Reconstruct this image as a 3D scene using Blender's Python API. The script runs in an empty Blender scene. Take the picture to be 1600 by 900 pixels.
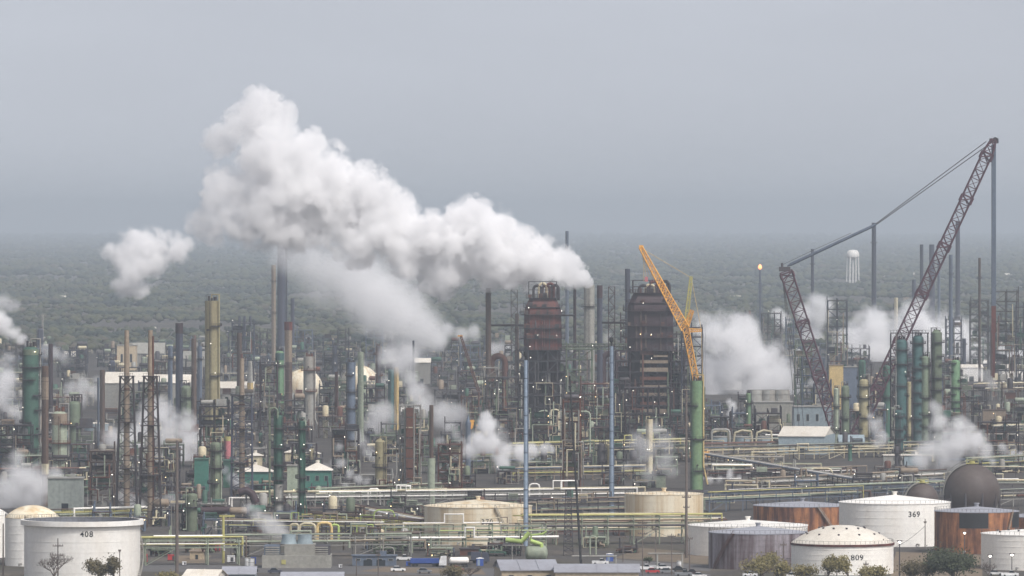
import bpy, bmesh, math, random
import numpy as np
from mathutils import Vector, Matrix

S = bpy.context.scene
C = S.collection
R = math.radians
# ------------------------------------------------------------------ camera (looking +Y from a tall building, 110 m up)
F, H, HY = 10400.0, 110.0, 345.0           # focal length in photo pixels, eye height, horizon row
KD = F / 5800                              # distances below were first paced out for a 5800 px lens
cam = bpy.data.cameras.new('camera'); camo = bpy.data.objects.new('camera', cam); C.objects.link(camo)
camo.location = (0, 0, H); camo.rotation_euler = (R(90), 0, 0)
cam.sensor_width = 36; cam.lens = F / 1600 * 36; cam.shift_y = -105 / 1600
cam.clip_start = 5; cam.clip_end = 160000
S.camera = camo
# ------------------------------------------------------------------ overcast daylight
SUN_EL, SUN_AZ = 52, 140
w = bpy.data.worlds.new('World'); S.world = w; w.use_nodes = True
wn = w.node_tree.nodes; wl = w.node_tree.links
sky = wn.new('ShaderNodeTexSky'); sky.sky_type = 'NISHITA'; sky.sun_disc = False
sky.sun_elevation = R(SUN_EL); sky.sun_rotation = R(SUN_AZ); sky.dust_density = 3.4; sky.ozone_density = 2.0
hs = wn.new('ShaderNodeHueSaturation'); hs.inputs['Saturation'].default_value = .30
tint = wn.new('ShaderNodeMix'); tint.data_type = 'RGBA'; tint.blend_type = 'MULTIPLY'; tint.inputs[0].default_value = 1
tint.inputs[7].default_value = (1.0, .975, 1.0, 1)
wc = wn.new('ShaderNodeTexCoord')            # overcast: the cloud deck evens out the brightness towards the horizon
wm = wn.new('ShaderNodeVectorMath'); wm.operation = 'MULTIPLY_ADD'; wm.inputs[1].default_value = (1, 1, .86); wm.inputs[2].default_value = (0, 0, .14); wl.new(wc.outputs['Generated'], wm.inputs[0])
wz = wn.new('ShaderNodeVectorMath'); wz.operation = 'NORMALIZE'; wl.new(wm.outputs[0], wz.inputs[0]); wl.new(wz.outputs[0], sky.inputs['Vector'])
cm = wn.new('ShaderNodeMapping'); cm.inputs['Scale'].default_value = (3, 3, 14); wl.new(wc.outputs['Generated'], cm.inputs[0])
cn = wn.new('ShaderNodeTexNoise'); cn.inputs['Scale'].default_value = 2.2; cn.inputs['Detail'].default_value = 4; wl.new(cm.outputs[0], cn.inputs['Vector'])
cr = wn.new('ShaderNodeMapRange'); cr.inputs['From Min'].default_value = .3; cr.inputs['From Max'].default_value = .7; cr.inputs['To Min'].default_value = .93; cr.inputs['To Max'].default_value = 1.06; wl.new(cn.outputs[0], cr.inputs['Value'])
cs = wn.new('ShaderNodeVectorMath'); cs.operation = 'SCALE'; wl.new(cr.outputs[0], cs.inputs['Scale']); wl.new(tint.outputs[2], cs.inputs[0])
wl.new(sky.outputs[0], hs.inputs['Color']); wl.new(hs.outputs[0], tint.inputs[6])
wl.new(cs.outputs[0], wn['Background'].inputs[0]); wn['Background'].inputs[1].default_value = .079
sl = bpy.data.lights.new('sun', 'SUN'); so = bpy.data.objects.new('sun', sl); C.objects.link(so)
sl.energy = 1.5; sl.angle = R(14); sl.color = (1, .97, .93)
sd = Vector((math.sin(R(SUN_AZ)) * math.cos(R(SUN_EL)), math.cos(R(SUN_AZ)) * math.cos(R(SUN_EL)), math.sin(R(SUN_EL))))
so.rotation_euler = sd.to_track_quat('Z', 'Y').to_euler()
S.view_settings.view_transform = 'Standard'; S.view_settings.exposure = 1.0
S.cycles.volume_bounces = 10; S.cycles.max_bounces = 12; S.cycles.use_denoising = True
HAZE_DENSITY = .000122 / KD

# ------------------------------------------------------------------ pixel <-> place
def W(px, D): return (px - 800) / F * D
def Z(py, D): return H - (py - HY) * D / F
def DG(py): return H * F / (py - HY)          # distance of the ground seen at photo row py

# ------------------------------------------------------------------ materials
def nodes(m):
    m.use_nodes = True; t = m.node_tree; return t, t.nodes, t.links
MATS = {}
MIDTONE = {'dark steel': .75, 'grey steel': .7, 'pale galvanised steel': .82, 'sage green paint': .75, 'pale green paint': .85, 'brown stack paint': .75, 'tan paint': .8, 'rusty steel': .75, 'teal green paint': .8, 'mid green paint': .85, 'blue grey steel': .75, 'grey green cladding': .85, 'blue grey cladding': .8, 'dark purple rust': .75, 'red rust plates': .8, 'weathered concrete': .8, 'deep green paint': .9}
def paint(name, rgb, rgb2=None, amt=.35, scale=.35, zs=.12, rough=.65, metal=0.0, thr=.5, soft=.18, fine=1.0, mott=1.0):
    """weathered paint: vertical streaks of a second colour over the first, mottled, slightly different on every object"""
    if name in MATS: return MATS[name]
    f = MIDTONE.get(name, 1.0); rgb = tuple(x * f for x in rgb); rgb2 = rgb2 and tuple(x * f for x in rgb2)
    m = bpy.data.materials.new(name); t, n, l = nodes(m); b = n['Principled BSDF']
    tc = n.new('ShaderNodeTexCoord'); oi = n.new('ShaderNodeObjectInfo')
    off = n.new('ShaderNodeVectorMath'); off.operation = 'SCALE'; off.inputs[0].default_value = (37, 53, 71); l.new(oi.outputs['Random'], off.inputs['Scale'])
    ad = n.new('ShaderNodeVectorMath'); l.new(tc.outputs['Object'], ad.inputs[0]); l.new(off.outputs[0], ad.inputs[1])
    mp = n.new('ShaderNodeMapping'); mp.inputs['Scale'].default_value = (1, 1, zs); l.new(ad.outputs[0], mp.inputs[0])
    nz = n.new('ShaderNodeTexNoise'); nz.inputs['Scale'].default_value = scale; nz.inputs['Detail'].default_value = 6; nz.inputs['Roughness'].default_value = .62
    l.new(mp.outputs[0], nz.inputs['Vector'])
    mr = n.new('ShaderNodeMapRange'); mr.inputs['From Min'].default_value = thr - soft; mr.inputs['From Max'].default_value = thr + soft; mr.inputs['To Max'].default_value = amt
    l.new(nz.outputs[0], mr.inputs['Value'])
    c2 = rgb2 or tuple(x * .55 for x in rgb)
    mx = n.new('ShaderNodeMix'); mx.data_type = 'RGBA'; mx.inputs[6].default_value = (*rgb, 1); mx.inputs[7].default_value = (*c2, 1)
    l.new(mr.outputs[0], mx.inputs[0])
    n2 = n.new('ShaderNodeTexNoise'); n2.inputs['Scale'].default_value = .9 * fine; n2.inputs['Detail'].default_value = 5; l.new(ad.outputs[0], n2.inputs['Vector'])
    m2 = n.new('ShaderNodeMapRange'); m2.inputs['From Min'].default_value = .3; m2.inputs['From Max'].default_value = .7; m2.inputs['To Min'].default_value = 1 - .18 * mott; m2.inputs['To Max'].default_value = 1 + .12 * mott
    l.new(n2.outputs[0], m2.inputs['Value'])
    rv = n.new('ShaderNodeMapRange'); rv.inputs['To Min'].default_value = 1 - .15 * mott; rv.inputs['To Max'].default_value = 1 + .15 * mott; l.new(oi.outputs['Random'], rv.inputs['Value'])
    mu = n.new('ShaderNodeMath'); mu.operation = 'MULTIPLY'; l.new(m2.outputs[0], mu.inputs[0]); l.new(rv.outputs[0], mu.inputs[1])
    sc = n.new('ShaderNodeVectorMath'); sc.operation = 'SCALE'; l.new(mx.outputs[2], sc.inputs[0]); l.new(mu.outputs[0], sc.inputs['Scale'])
    l.new(sc.outputs[0], b.inputs['Base Color']); b.inputs['Roughness'].default_value = rough; b.inputs['Metallic'].default_value = metal
    MATS[name] = m; return m
def glow(name, rgb, s):
    if name in MATS: return MATS[name]
    m = bpy.data.materials.new(name); t, n, l = nodes(m); b = n['Principled BSDF']
    b.inputs['Base Color'].default_value = (*rgb, 1); b.inputs['Emission Color'].default_value = (*rgb, 1); b.inputs['Emission Strength'].default_value = s
    MATS[name] = m; return m
RUST = (.16, .055, .025)
P = dict(
    dark=paint('dark steel', (.028, .024, .03), (.06, .035, .025), .5),
    steel=paint('grey steel', (.075, .075, .088), (.09, .05, .03), .5),
    pale=paint('pale galvanised steel', (.34, .345, .32), (.24, .16, .09), .4),
    cream=paint('cream paint', (.58, .54, .38), (.32, .20, .08), .5),
    yellow=paint('dull yellow green paint', (.46, .43, .15), (.2, .16, .06), .4),
    white=paint('white tank paint', (.84, .825, .775), (.58, .50, .39), .34, .16, .10, .5, mott=.4),
    creamtank=paint('stained cream tank paint', (.70, .63, .48), (.46, .30, .12), .8, .30, .05, .6, thr=.55, soft=.12, mott=.3),
    greytank=paint('weathered grey tank paint', (.30, .275, .295), (.075, .04, .04), .95, .38, .08, .7, thr=.5, soft=.13, mott=.8),
    rusttank=paint('rusty tank plates', (.37, .16, .065), (.06, .02, .015), .95, .42, .13, .8, thr=.49, soft=.12, mott=1.3, fine=.6),
    roofgrey=paint('grey roof plates', (.30, .31, .345), (.2, .19, .2), .5, .2, 1, mott=.5),
    roofwhite=paint('white roof plates', (.70, .66, .58), (.42, .36, .27), .5, .12, 1, mott=.5),
    roofdark=paint('dark floating roof', (.16, .17, .19), (.09, .09, .10), .6, .15, 1),
    teal=paint('teal green paint', (.045, .135, .09), (.04, .075, .055), .6),
    deepgreen=paint('deep green paint', (.018, .085, .05), (.018, .05, .035), .5),
    green=paint('mid green paint', (.12, .245, .14), (.20, .25, .10), .7, .12, .3),
    sage=paint('sage green paint', (.17, .23, .15), (.12, .11, .065), .6),
    palegreen=paint('pale green paint', (.33, .385, .29), (.24, .22, .14), .4),
    bluegreen=paint('blue green paint', (.03, .09, .085), (.03, .06, .06), .5),
    turquoise=paint('turquoise paint', (.04, .17, .125), (.05, .16, .12), .4),
    olive=paint('olive yellow paint', (.33, .30, .17), (.19, .14, .07), .6, .25, .15),
    skyblue=paint('light blue paint', (.24, .305, .385), (.17, .21, .26), .4),
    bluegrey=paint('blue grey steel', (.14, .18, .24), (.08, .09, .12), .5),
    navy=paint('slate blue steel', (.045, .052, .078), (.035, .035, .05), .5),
    brown=paint('brown stack paint', (.13, .085, .06), (.065, .035, .03), .6),
    tan=paint('tan paint', (.32, .26, .19), (.2, .12, .07), .5),
    rust=paint('rusty steel', RUST, (.07, .025, .02), .7, .5, .2),
    redrust=paint('red rust plates', (.20, .05, .03), (.05, .014, .018), .95, .3, .1, thr=.5, soft=.15, mott=1.5, fine=.5),
    darkrust=paint('dark purple rust', (.055, .022, .026), (.024, .014, .02), .7, .3, .15),
    orange=paint('orange crane paint', (.74, .37, .055), (.45, .22, .08), .3),
    purple=paint('dark maroon crane steel', (.095, .032, .046), (.05, .018, .03), .6),
    pink=paint('faded pink paint', (.46, .16, .17), (.3, .08, .08), .5),
    concrete=paint('weathered concrete', (.33, .32, .28), (.2, .19, .16), .6, .3, .5),
    shed=paint('grey green cladding', (.38, .42, .38), (.26, .28, .25), .4, .2, .05),
    shedblue=paint('blue grey cladding', (.30, .37, .40), (.22, .27, .29), .4, .2, .05),
    beige=paint('beige cladding', (.45, .37, .25), (.33, .25, .16), .4),
    sand=paint('yellow sand wall', (.58, .43, .18), (.48, .33, .13), .4),
    black=paint('black rubber', (.012, .012, .014), (.02, .02, .02), .4),
    red=paint('red paint', (.42, .03, .03), (.25, .02, .02), .4),
    blue=paint('blue paint', (.03, .08, .32), (.02, .05, .2), .3),
    carwhite=paint('white vehicle paint', (.75, .75, .74), (.6, .6, .58), .3, rough=.3),
    cargrey=paint('grey vehicle paint', (.2, .21, .22), (.14, .14, .15), .3, rough=.3),
    glass=paint('dark window glass', (.02, .025, .03), (.03, .04, .05), .5, rough=.08),
    lime=paint('lime green pipe paint', (.38, .5, .14), (.25, .32, .1), .4),
    bark=paint('grey brown bark', (.09, .07, .055), (.05, .04, .03), .6),
    wood=paint('weathered wooden pole', (.13, .105, .09), (.08, .06, .05), .5),
    brush=paint('brown rusted sphere plates', (.085, .068, .058), (.05, .032, .028), .8, .16, .35, thr=.48, soft=.2),
)
def leafmat(name, a, b):
    if name in MATS: return MATS[name]
    m = paint(name, a, b, .9, .45, 1, .8); return m
P['leafbrown'] = leafmat('olive brown leaves', (.12, .095, .04), (.06, .05, .02))
P['leafgreen'] = leafmat('dark green leaves', (.05, .065, .025), (.025, .03, .013))
P['leafyellow'] = leafmat('yellow green spring leaves', (.20, .17, .06), (.11, .09, .03))
P['twig'] = leafmat('bare grey twigs', (.16, .13, .11), (.1, .08, .07))
LAMP = glow('white lamp', (1, .93, .80), 3); LAMPW = glow('warm lamp', (1, .72, .34), 4); FLAME = glow('orange flame', (1, .30, .10), 1.7)

# ------------------------------------------------------------------ mesh builder
class MB:
    def __init__(s): s.v = []; s.f = []
    def box(s, cx, cy, cz, sx, sy, sz, rz=0):     # cz = bottom
        c, n = math.cos(rz), math.sin(rz); b = len(s.v)
        for dz in (0, sz):
            for dx, dy in ((-.5, -.5), (.5, -.5), (.5, .5), (-.5, .5)):
                x, y = dx * sx, dy * sy
                s.v.append((cx + x * c - y * n, cy + x * n + y * c, cz + dz))
        s.f += [tuple(b + i for i in q) for q in ((3, 2, 1, 0), (4, 5, 6, 7), (0, 1, 5, 4), (1, 2, 6, 5), (2, 3, 7, 6), (3, 0, 4, 7))]
        return s
    def ring(s, c, u, w_, r, n):
        b = len(s.v)
        for i in range(n):
            a = 2 * math.pi * (i + .5) / n
            s.v.append(tuple(c + u * (math.cos(a) * r) + w_ * (math.sin(a) * r)))
        return b
    def tube(s, pts, r, n=8, cap=True):
        """round pipe along a polyline; r a number or one per point"""
        pts = [Vector(p) for p in pts]; rs = r if isinstance(r, (list, tuple)) else [r] * len(pts)
        u = None; prev = None
        for i, p in enumerate(pts):
            d0 = (p - pts[i - 1]).normalized() if i else None
            d1 = (pts[i + 1] - p).normalized() if i < len(pts) - 1 else None
            d = (d0 + d1).normalized() if d0 is not None and d1 is not None else (d0 if d1 is None else d1)
            if u is None:
                u = d.orthogonal().normalized()
                if abs(d.z) < .7: u = Vector((0, 0, 1)).cross(d).normalized()
            else:
                u = (u - d * u.dot(d)); u = u.normalized() if u.length > 1e-4 else d.orthogonal().normalized()
            w_ = d.cross(u)
            b = s.ring(p, u, w_, rs[i], n)
            if prev is not None:
                for k in range(n): s.f.append((prev + k, prev + (k + 1) % n, b + (k + 1) % n, b + k))
            elif cap: s.f.append(tuple(b + n - 1 - k for k in range(n)))
            prev = b
        if cap: s.f.append(tuple(prev + k for k in range(n)))
        return s
    def bar(s, a, b, t): return s.tube([a, b], t * .7, 4, False)
    def lathe(s, prof, n=24, c=(0, 0, 0), a0=0, a1=2 * math.pi):
        """profile [(r,z)...] turned about the vertical through c"""
        full = abs(a1 - a0 - 2 * math.pi) < 1e-6; m = n if full else n + 1; prev = None
        for r, z in prof:
            if r < 1e-6 and full:
                b = len(s.v); s.v.append((c[0], c[1], c[2] + z)); cur = (b, 1)
            else:
                b = len(s.v); cur = (b, m)
                for i in range(m):
                    a = a0 + (a1 - a0) * i / n
                    s.v.append((c[0] + math.cos(a) * r, c[1] + math.sin(a) * r, c[2] + z))
            if prev:
                for i in range(n):
                    j = (i + 1) % m
                    p0, p1 = (prev[0],) * 2 if prev[1] == 1 else (prev[0] + i, prev[0] + j)
                    q0, q1 = (cur[0],) * 2 if cur[1] == 1 else (cur[0] + i, cur[0] + j)
                    f = [p0, p1, q1, q0]; f = [x for k, x in enumerate(f) if x not in f[:k]]
                    if len(f) > 2: s.f.append(tuple(f))
            prev = cur
        return s
    def cyl(s, r, z0, z1, n=16, c=(0, 0), r1=None, cap=True):
        r1 = r if r1 is None else r1
        pr = ([(0, z0)] if cap else []) + [(r, z0), (r1, z1)] + ([(0, z1)] if cap else [])
        return s.lathe(pr, n, (c[0], c[1], 0))
    def drum(s, a, b, r, n=12):
        """horizontal pressure vessel with dished ends"""
        a, b = Vector(a), Vector(b); d = (b - a).normalized()
        k = [(0, .02), (.12, .45), (.35, .75), (.7, .95), (1, 1)]
        pts = [a - d * (r * .5 * (1 - t)) for t, _ in k] + [b + d * (r * .5 * (1 - t)) for t, _ in reversed(k)]
        return s.tube(pts, [r * q for _, q in k] + [r * q for _, q in reversed(k)], n)
    def sphere(s, r, c, n=16, m=8, a=-math.pi / 2, b=math.pi / 2):
        return s.lathe([(max(0, r * math.cos(a + (b - a) * i / m)) if 0 < i < m or abs(math.cos(a + (b - a) * i / m)) > 1e-6 else 0, r * math.sin(a + (b - a) * i / m)) for i in range(m + 1)], n, c)
    def prism(s, poly, y0, y1):
        """polygon in x-z pushed from y0 to y1"""
        b = len(s.v); n = len(poly)
        s.v += [(x, y0, z) for x, z in poly] + [(x, y1, z) for x, z in poly]
        s.f.append(tuple(range(b, b + n))); s.f.append(tuple(range(b + 2 * n - 1, b + n - 1, -1)))
        for i in range(n): j = (i + 1) % n; s.f.append((b + j, b + i, b + n + i, b + n + j))
        return s
    def lattice(s, a, b, w0, w1, n, t, up=(0, 0, 1), tb=None):
        """square lattice girder between a and b: four chords, lacing and cross frames"""
        a, b = Vector(a), Vector(b); d = (b - a).normalized(); u = Vector(up)
        if abs(d.dot(u)) > .9: u = Vector((0, 1, 0))
        u = (u - d * d.dot(u)).normalized(); v = d.cross(u); tb = tb or t * .6
        cs = []
        for i in range(n + 1):
            c = a + (b - a) * (i / n); h = (w0 + (w1 - w0) * i / n) / 2
            cs.append([c + u * h + v * h, c - u * h + v * h, c - u * h - v * h, c + u * h - v * h])
        for k in range(4):
            s.bar(cs[0][k], cs[n][k], t)
            for i in range(n):
                s.bar(cs[i][k], cs[i + 1][(k + 1) % 4], tb)
                if i % 2: s.bar(cs[i][(k + 1) % 4], cs[i + 1][k], tb)
                s.bar(cs[i + 1][k], cs[i + 1][(k + 1) % 4], tb)
        return s
    def mesh(s, name, smooth=False):
        me = bpy.data.meshes.new(name); me.from_pydata(s.v, [], s.f); me.update()
        if smooth:
            me.polygons.foreach_set('use_smooth', [True] * len(me.polygons))
            me.set_sharp_from_angle(angle=R(40))
        return me

ALL = []
def link(name, me, parent=None, loc=(0, 0, 0), rz=0):
    o = bpy.data.objects.new(name, me); C.objects.link(o); o.location = loc; o.rotation_euler = (0, 0, rz)
    if parent is not None: o.parent = parent
    return o
def tag(o, label, cat, group=None, kind=None):
    if label: o['label'] = label
    if cat: o['category'] = cat
    if group: o['group'] = group
    o['kind'] = kind or 'thing'
    ALL.append(o); return o
def thing(name, label, cat, x, y, z=0, rz=0, group=None):
    return tag(link(name, None, None, (x, y, z), rz), label, cat, group)
def part(name, mb, mat, parent, smooth=True, label=None):
    me = mb.mesh(name, smooth) if isinstance(mb, MB) else mb
    me.materials.append(P[mat] if isinstance(mat, str) else mat)
    o = link(name, me, parent)
    if label: o['label'] = label
    return o
def structure(name, mb, mat):
    me = mb.mesh(name); me.materials.append(mat if not isinstance(mat, str) else P[mat]); o = link(name, me); o['kind'] = 'structure'; return o
def bulb(parent, x, y, z, r=.32, warm=False):
    b = MB(); b.sphere(r * .5, (x, y, z), 6, 4); return part('lamp', b, LAMPW if warm else LAMP, parent)
def rnd(seed): return random.Random(seed)
MARK = []      # landmarks used in labels: (phrase, px, D)
def mark(phrase, px, D): MARK.append((phrase, px, D))
AUTO = []      # things whose label is completed with the nearest landmark
def auto(o, desc): AUTO.append((o, desc))

# ================================================================== GROUND, ROADS, HAZE
def groundmat():
    m = bpy.data.materials.new('dirt gravel and grass'); t, n, l = nodes(m); b = n['Principled BSDF']
    tc = n.new('ShaderNodeTexCoord')
    a = n.new('ShaderNodeTexNoise'); a.inputs['Scale'].default_value = .012; a.inputs['Detail'].default_value = 9; a.inputs['Roughness'].default_value = .65; l.new(tc.outputs['Object'], a.inputs['Vector'])
    r = n.new('ShaderNodeValToRGB'); e = r.color_ramp.elements
    e[0].position = .33; e[0].color = (.03, .034, .018, 1); e[1].position = .68; e[1].color = (.12, .10, .08, 1)
    for p, c in ((.43, (.06, .05, .034, 1)), (.5, (.05, .045, .042, 1)), (.58, (.085, .07, .052, 1))):
        x = e.new(p); x.color = c
    l.new(a.outputs[0], r.inputs[0])
    f = n.new('ShaderNodeTexNoise'); f.inputs['Scale'].default_value = .5; f.inputs['Detail'].default_value = 6; l.new(tc.outputs['Object'], f.inputs['Vector'])
    mr = n.new('ShaderNodeMapRange'); mr.inputs['From Min'].default_value = .3; mr.inputs['From Max'].default_value = .7; mr.inputs['To Min'].default_value = .6; mr.inputs['To Max'].default_value = 1.3; l.new(f.outputs[0], mr.inputs['Value'])
    sc = n.new('ShaderNodeVectorMath'); sc.operation = 'SCALE'; l.new(r.outputs[0], sc.inputs[0]); l.new(mr.outputs[0], sc.inputs['Scale'])
    l.new(sc.outputs[0], b.inputs['Base Color']); b.inputs['Roughness'].default_value = .95
    return m
BIG = 54000
g = MB(); g.v = [(-BIG, -BIG, 0), (BIG, -BIG, 0), (BIG, BIG, 0), (-BIG, BIG, 0)]; g.f = [(0, 1, 2, 3)]
structure('ground', g, groundmat())
asphalt = paint('worn grey asphalt', (.085, .083, .085), (.14, .13, .12), .6, .08, 1, .9)
dirt = paint('brown dirt', (.17, .125, .085), (.10, .085, .05), .7, .07, 1, .95)
def sheet(name, pts, z, mat):
    b = MB(); b.v = [(W(px, DG(py)), DG(py), z) for px, py in pts]; b.f = [tuple(range(len(pts)))]
    structure(name, b, mat)
sheet('road', [(222, 893), (560, 897), (1110, 906), (1110, 897), (700, 886), (222, 882)], .008, asphalt)
sheet('road', [(940, 880), (1110, 893), (1110, 884), (945, 873)], .004, asphalt)
sheet('dirt_yard', [(960, 872), (1108, 882), (1108, 864), (1000, 856)], .006, dirt)
sheet('dirt_yard', [(1390, 905), (1535, 905), (1535, 868), (1400, 862)], .007, dirt)
sheet('dirt_yard', [(560, 893), (760, 898), (752, 889), (600, 886)], .016, dirt)
sheet('dirt_yard', [(280, 880), (320, 880), (330, 868), (270, 868)], .006, dirt)
sheet('parking_lot', [(700, 930), (1120, 930), (1110, 908), (690, 900)], .012, asphalt)

paving = paint('oily dark plant paving', (.022, .019, .018), (.07, .057, .043), .85, .05, 1, .9)
b = MB(); b.v = [(-330, 1372 * KD, .003), (330, 1372 * KD, .003), (640, 3050 * KD, .003), (-640, 3050 * KD, .003)]; b.f = [(0, 1, 2, 3)]; structure('plant_paving', b, paving)
hm = bpy.data.materials.new('haze'); t, n, l = nodes(hm); n.clear()
ho = n.new('ShaderNodeOutputMaterial'); hp = n.new('ShaderNodeVolumePrincipled'); l.new(hp.outputs[0], ho.inputs['Volume'])
hp.inputs['Color'].default_value = (.575, .645, .71, 1); hp.inputs['Density'].default_value = HAZE_DENSITY; hp.inputs['Anisotropy'].default_value = 0
hz = MB(); hz.box(0, 0, -1, 2 * BIG - 6000, 2 * BIG - 6000, 236)
hzo = link('haze', hz.mesh('haze')); hzo.data.materials.append(hm); hzo['kind'] = 'stuff'

# ================================================================== FAR WOODS
def forest():
    rg = np.random.default_rng(5)
    bm = bmesh.new(); bmesh.ops.create_icosphere(bm, subdivisions=1, radius=1)
    iv = np.array([v.co[:] for v in bm.verts]); fi = np.array([[v.index for v in f.verts] for f in bm.faces]); bm.free()
    ds = []
    for d0, d1, cnt, r0, r1 in ((2950, 4200, 8000, 2.2, 5.5), (4200, 6500, 11000, 2.8, 6.5), (6500, 11000, 9500, 4.5, 10), (11000, 18000, 4500, 7, 15), (18000, 27500, 2500, 12, 24)):
        d = rg.uniform(d0, d1, cnt); x = rg.uniform(-1, 1, cnt) * (.150 * d + 150); d = d * KD
        ds.append(np.stack([x, d, rg.uniform(r0, r1, cnt)], 1))
    a = np.concatenate(ds)
    # clearings and groves
    keep = (np.sin(a[:, 0] * .011 + np.sin(a[:, 1] * .0021) * 2) + np.sin(a[:, 1] * .0047 + a[:, 0] * .003) > -1.35)
    a = a[keep]; N = len(a)
    v = iv[None] * (1 + rg.normal(0, .26, (N, len(iv), 1)))
    v = v * a[:, None, 2:3] * np.array([1, 1, 1])[None]
    v[:, :, 2] *= rg.uniform(.5, .8, (N, 1))
    v[:, :, 2] += (a[:, None, 2] * .3 + 6 + 2.5 * np.sin(a[:, None, 0] * .02 + a[:, None, 1] * .004))
    v[:, :, 0] += a[:, None, 0]; v[:, :, 1] += a[:, None, 1]
    v[:, :, 2] = np.maximum(v[:, :, 2], .1)
    f = (fi[None] + (np.arange(N) * len(iv))[:, None, None]).reshape(-1)
    me = bpy.data.meshes.new('forest'); me.vertices.add(N * len(iv)); me.vertices.foreach_set('co', v.reshape(-1))
    nf = len(f) // 3; me.loops.add(nf * 3); me.loops.foreach_set('vertex_index', f.astype(np.int32))
    me.polygons.add(nf); me.polygons.foreach_set('loop_start', np.arange(0, nf * 3, 3, dtype=np.int32)); me.update(); me.validate()
    m = bpy.data.materials.new('winter woods foliage'); t, n, l = nodes(m); b = n['Principled BSDF']
    tc = n.new('ShaderNodeTexCoord'); nz = n.new('ShaderNodeTexNoise'); nz.inputs['Scale'].default_value = .0035; nz.inputs['Detail'].default_value = 9; nz.inputs['Roughness'].default_value = .7
    l.new(tc.outputs['Object'], nz.inputs['Vector'])
    r = n.new('ShaderNodeValToRGB'); e = r.color_ramp.elements
    e[0].position = .40; e[0].color = (.012, .022, .017, 1); e[1].position = .62; e[1].color = (.085, .072, .05, 1)
    for p, c in ((.47, (.03, .04, .024, 1)), (.53, (.065, .07, .03, 1)), (.58, (.05, .05, .034, 1))): x = e.new(p); x.color = c
    l.new(nz.outputs[0], r.inputs[0]); l.new(r.outputs[0], b.inputs['Base Color']); b.inputs['Roughness'].default_value = .95
    me.materials.append(m); o = link('forest', me)
    o['kind'] = 'stuff'; o['label'] = 'hazy dull green winter woods reaching to the horizon'; o['category'] = 'woods'
forest()

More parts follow.
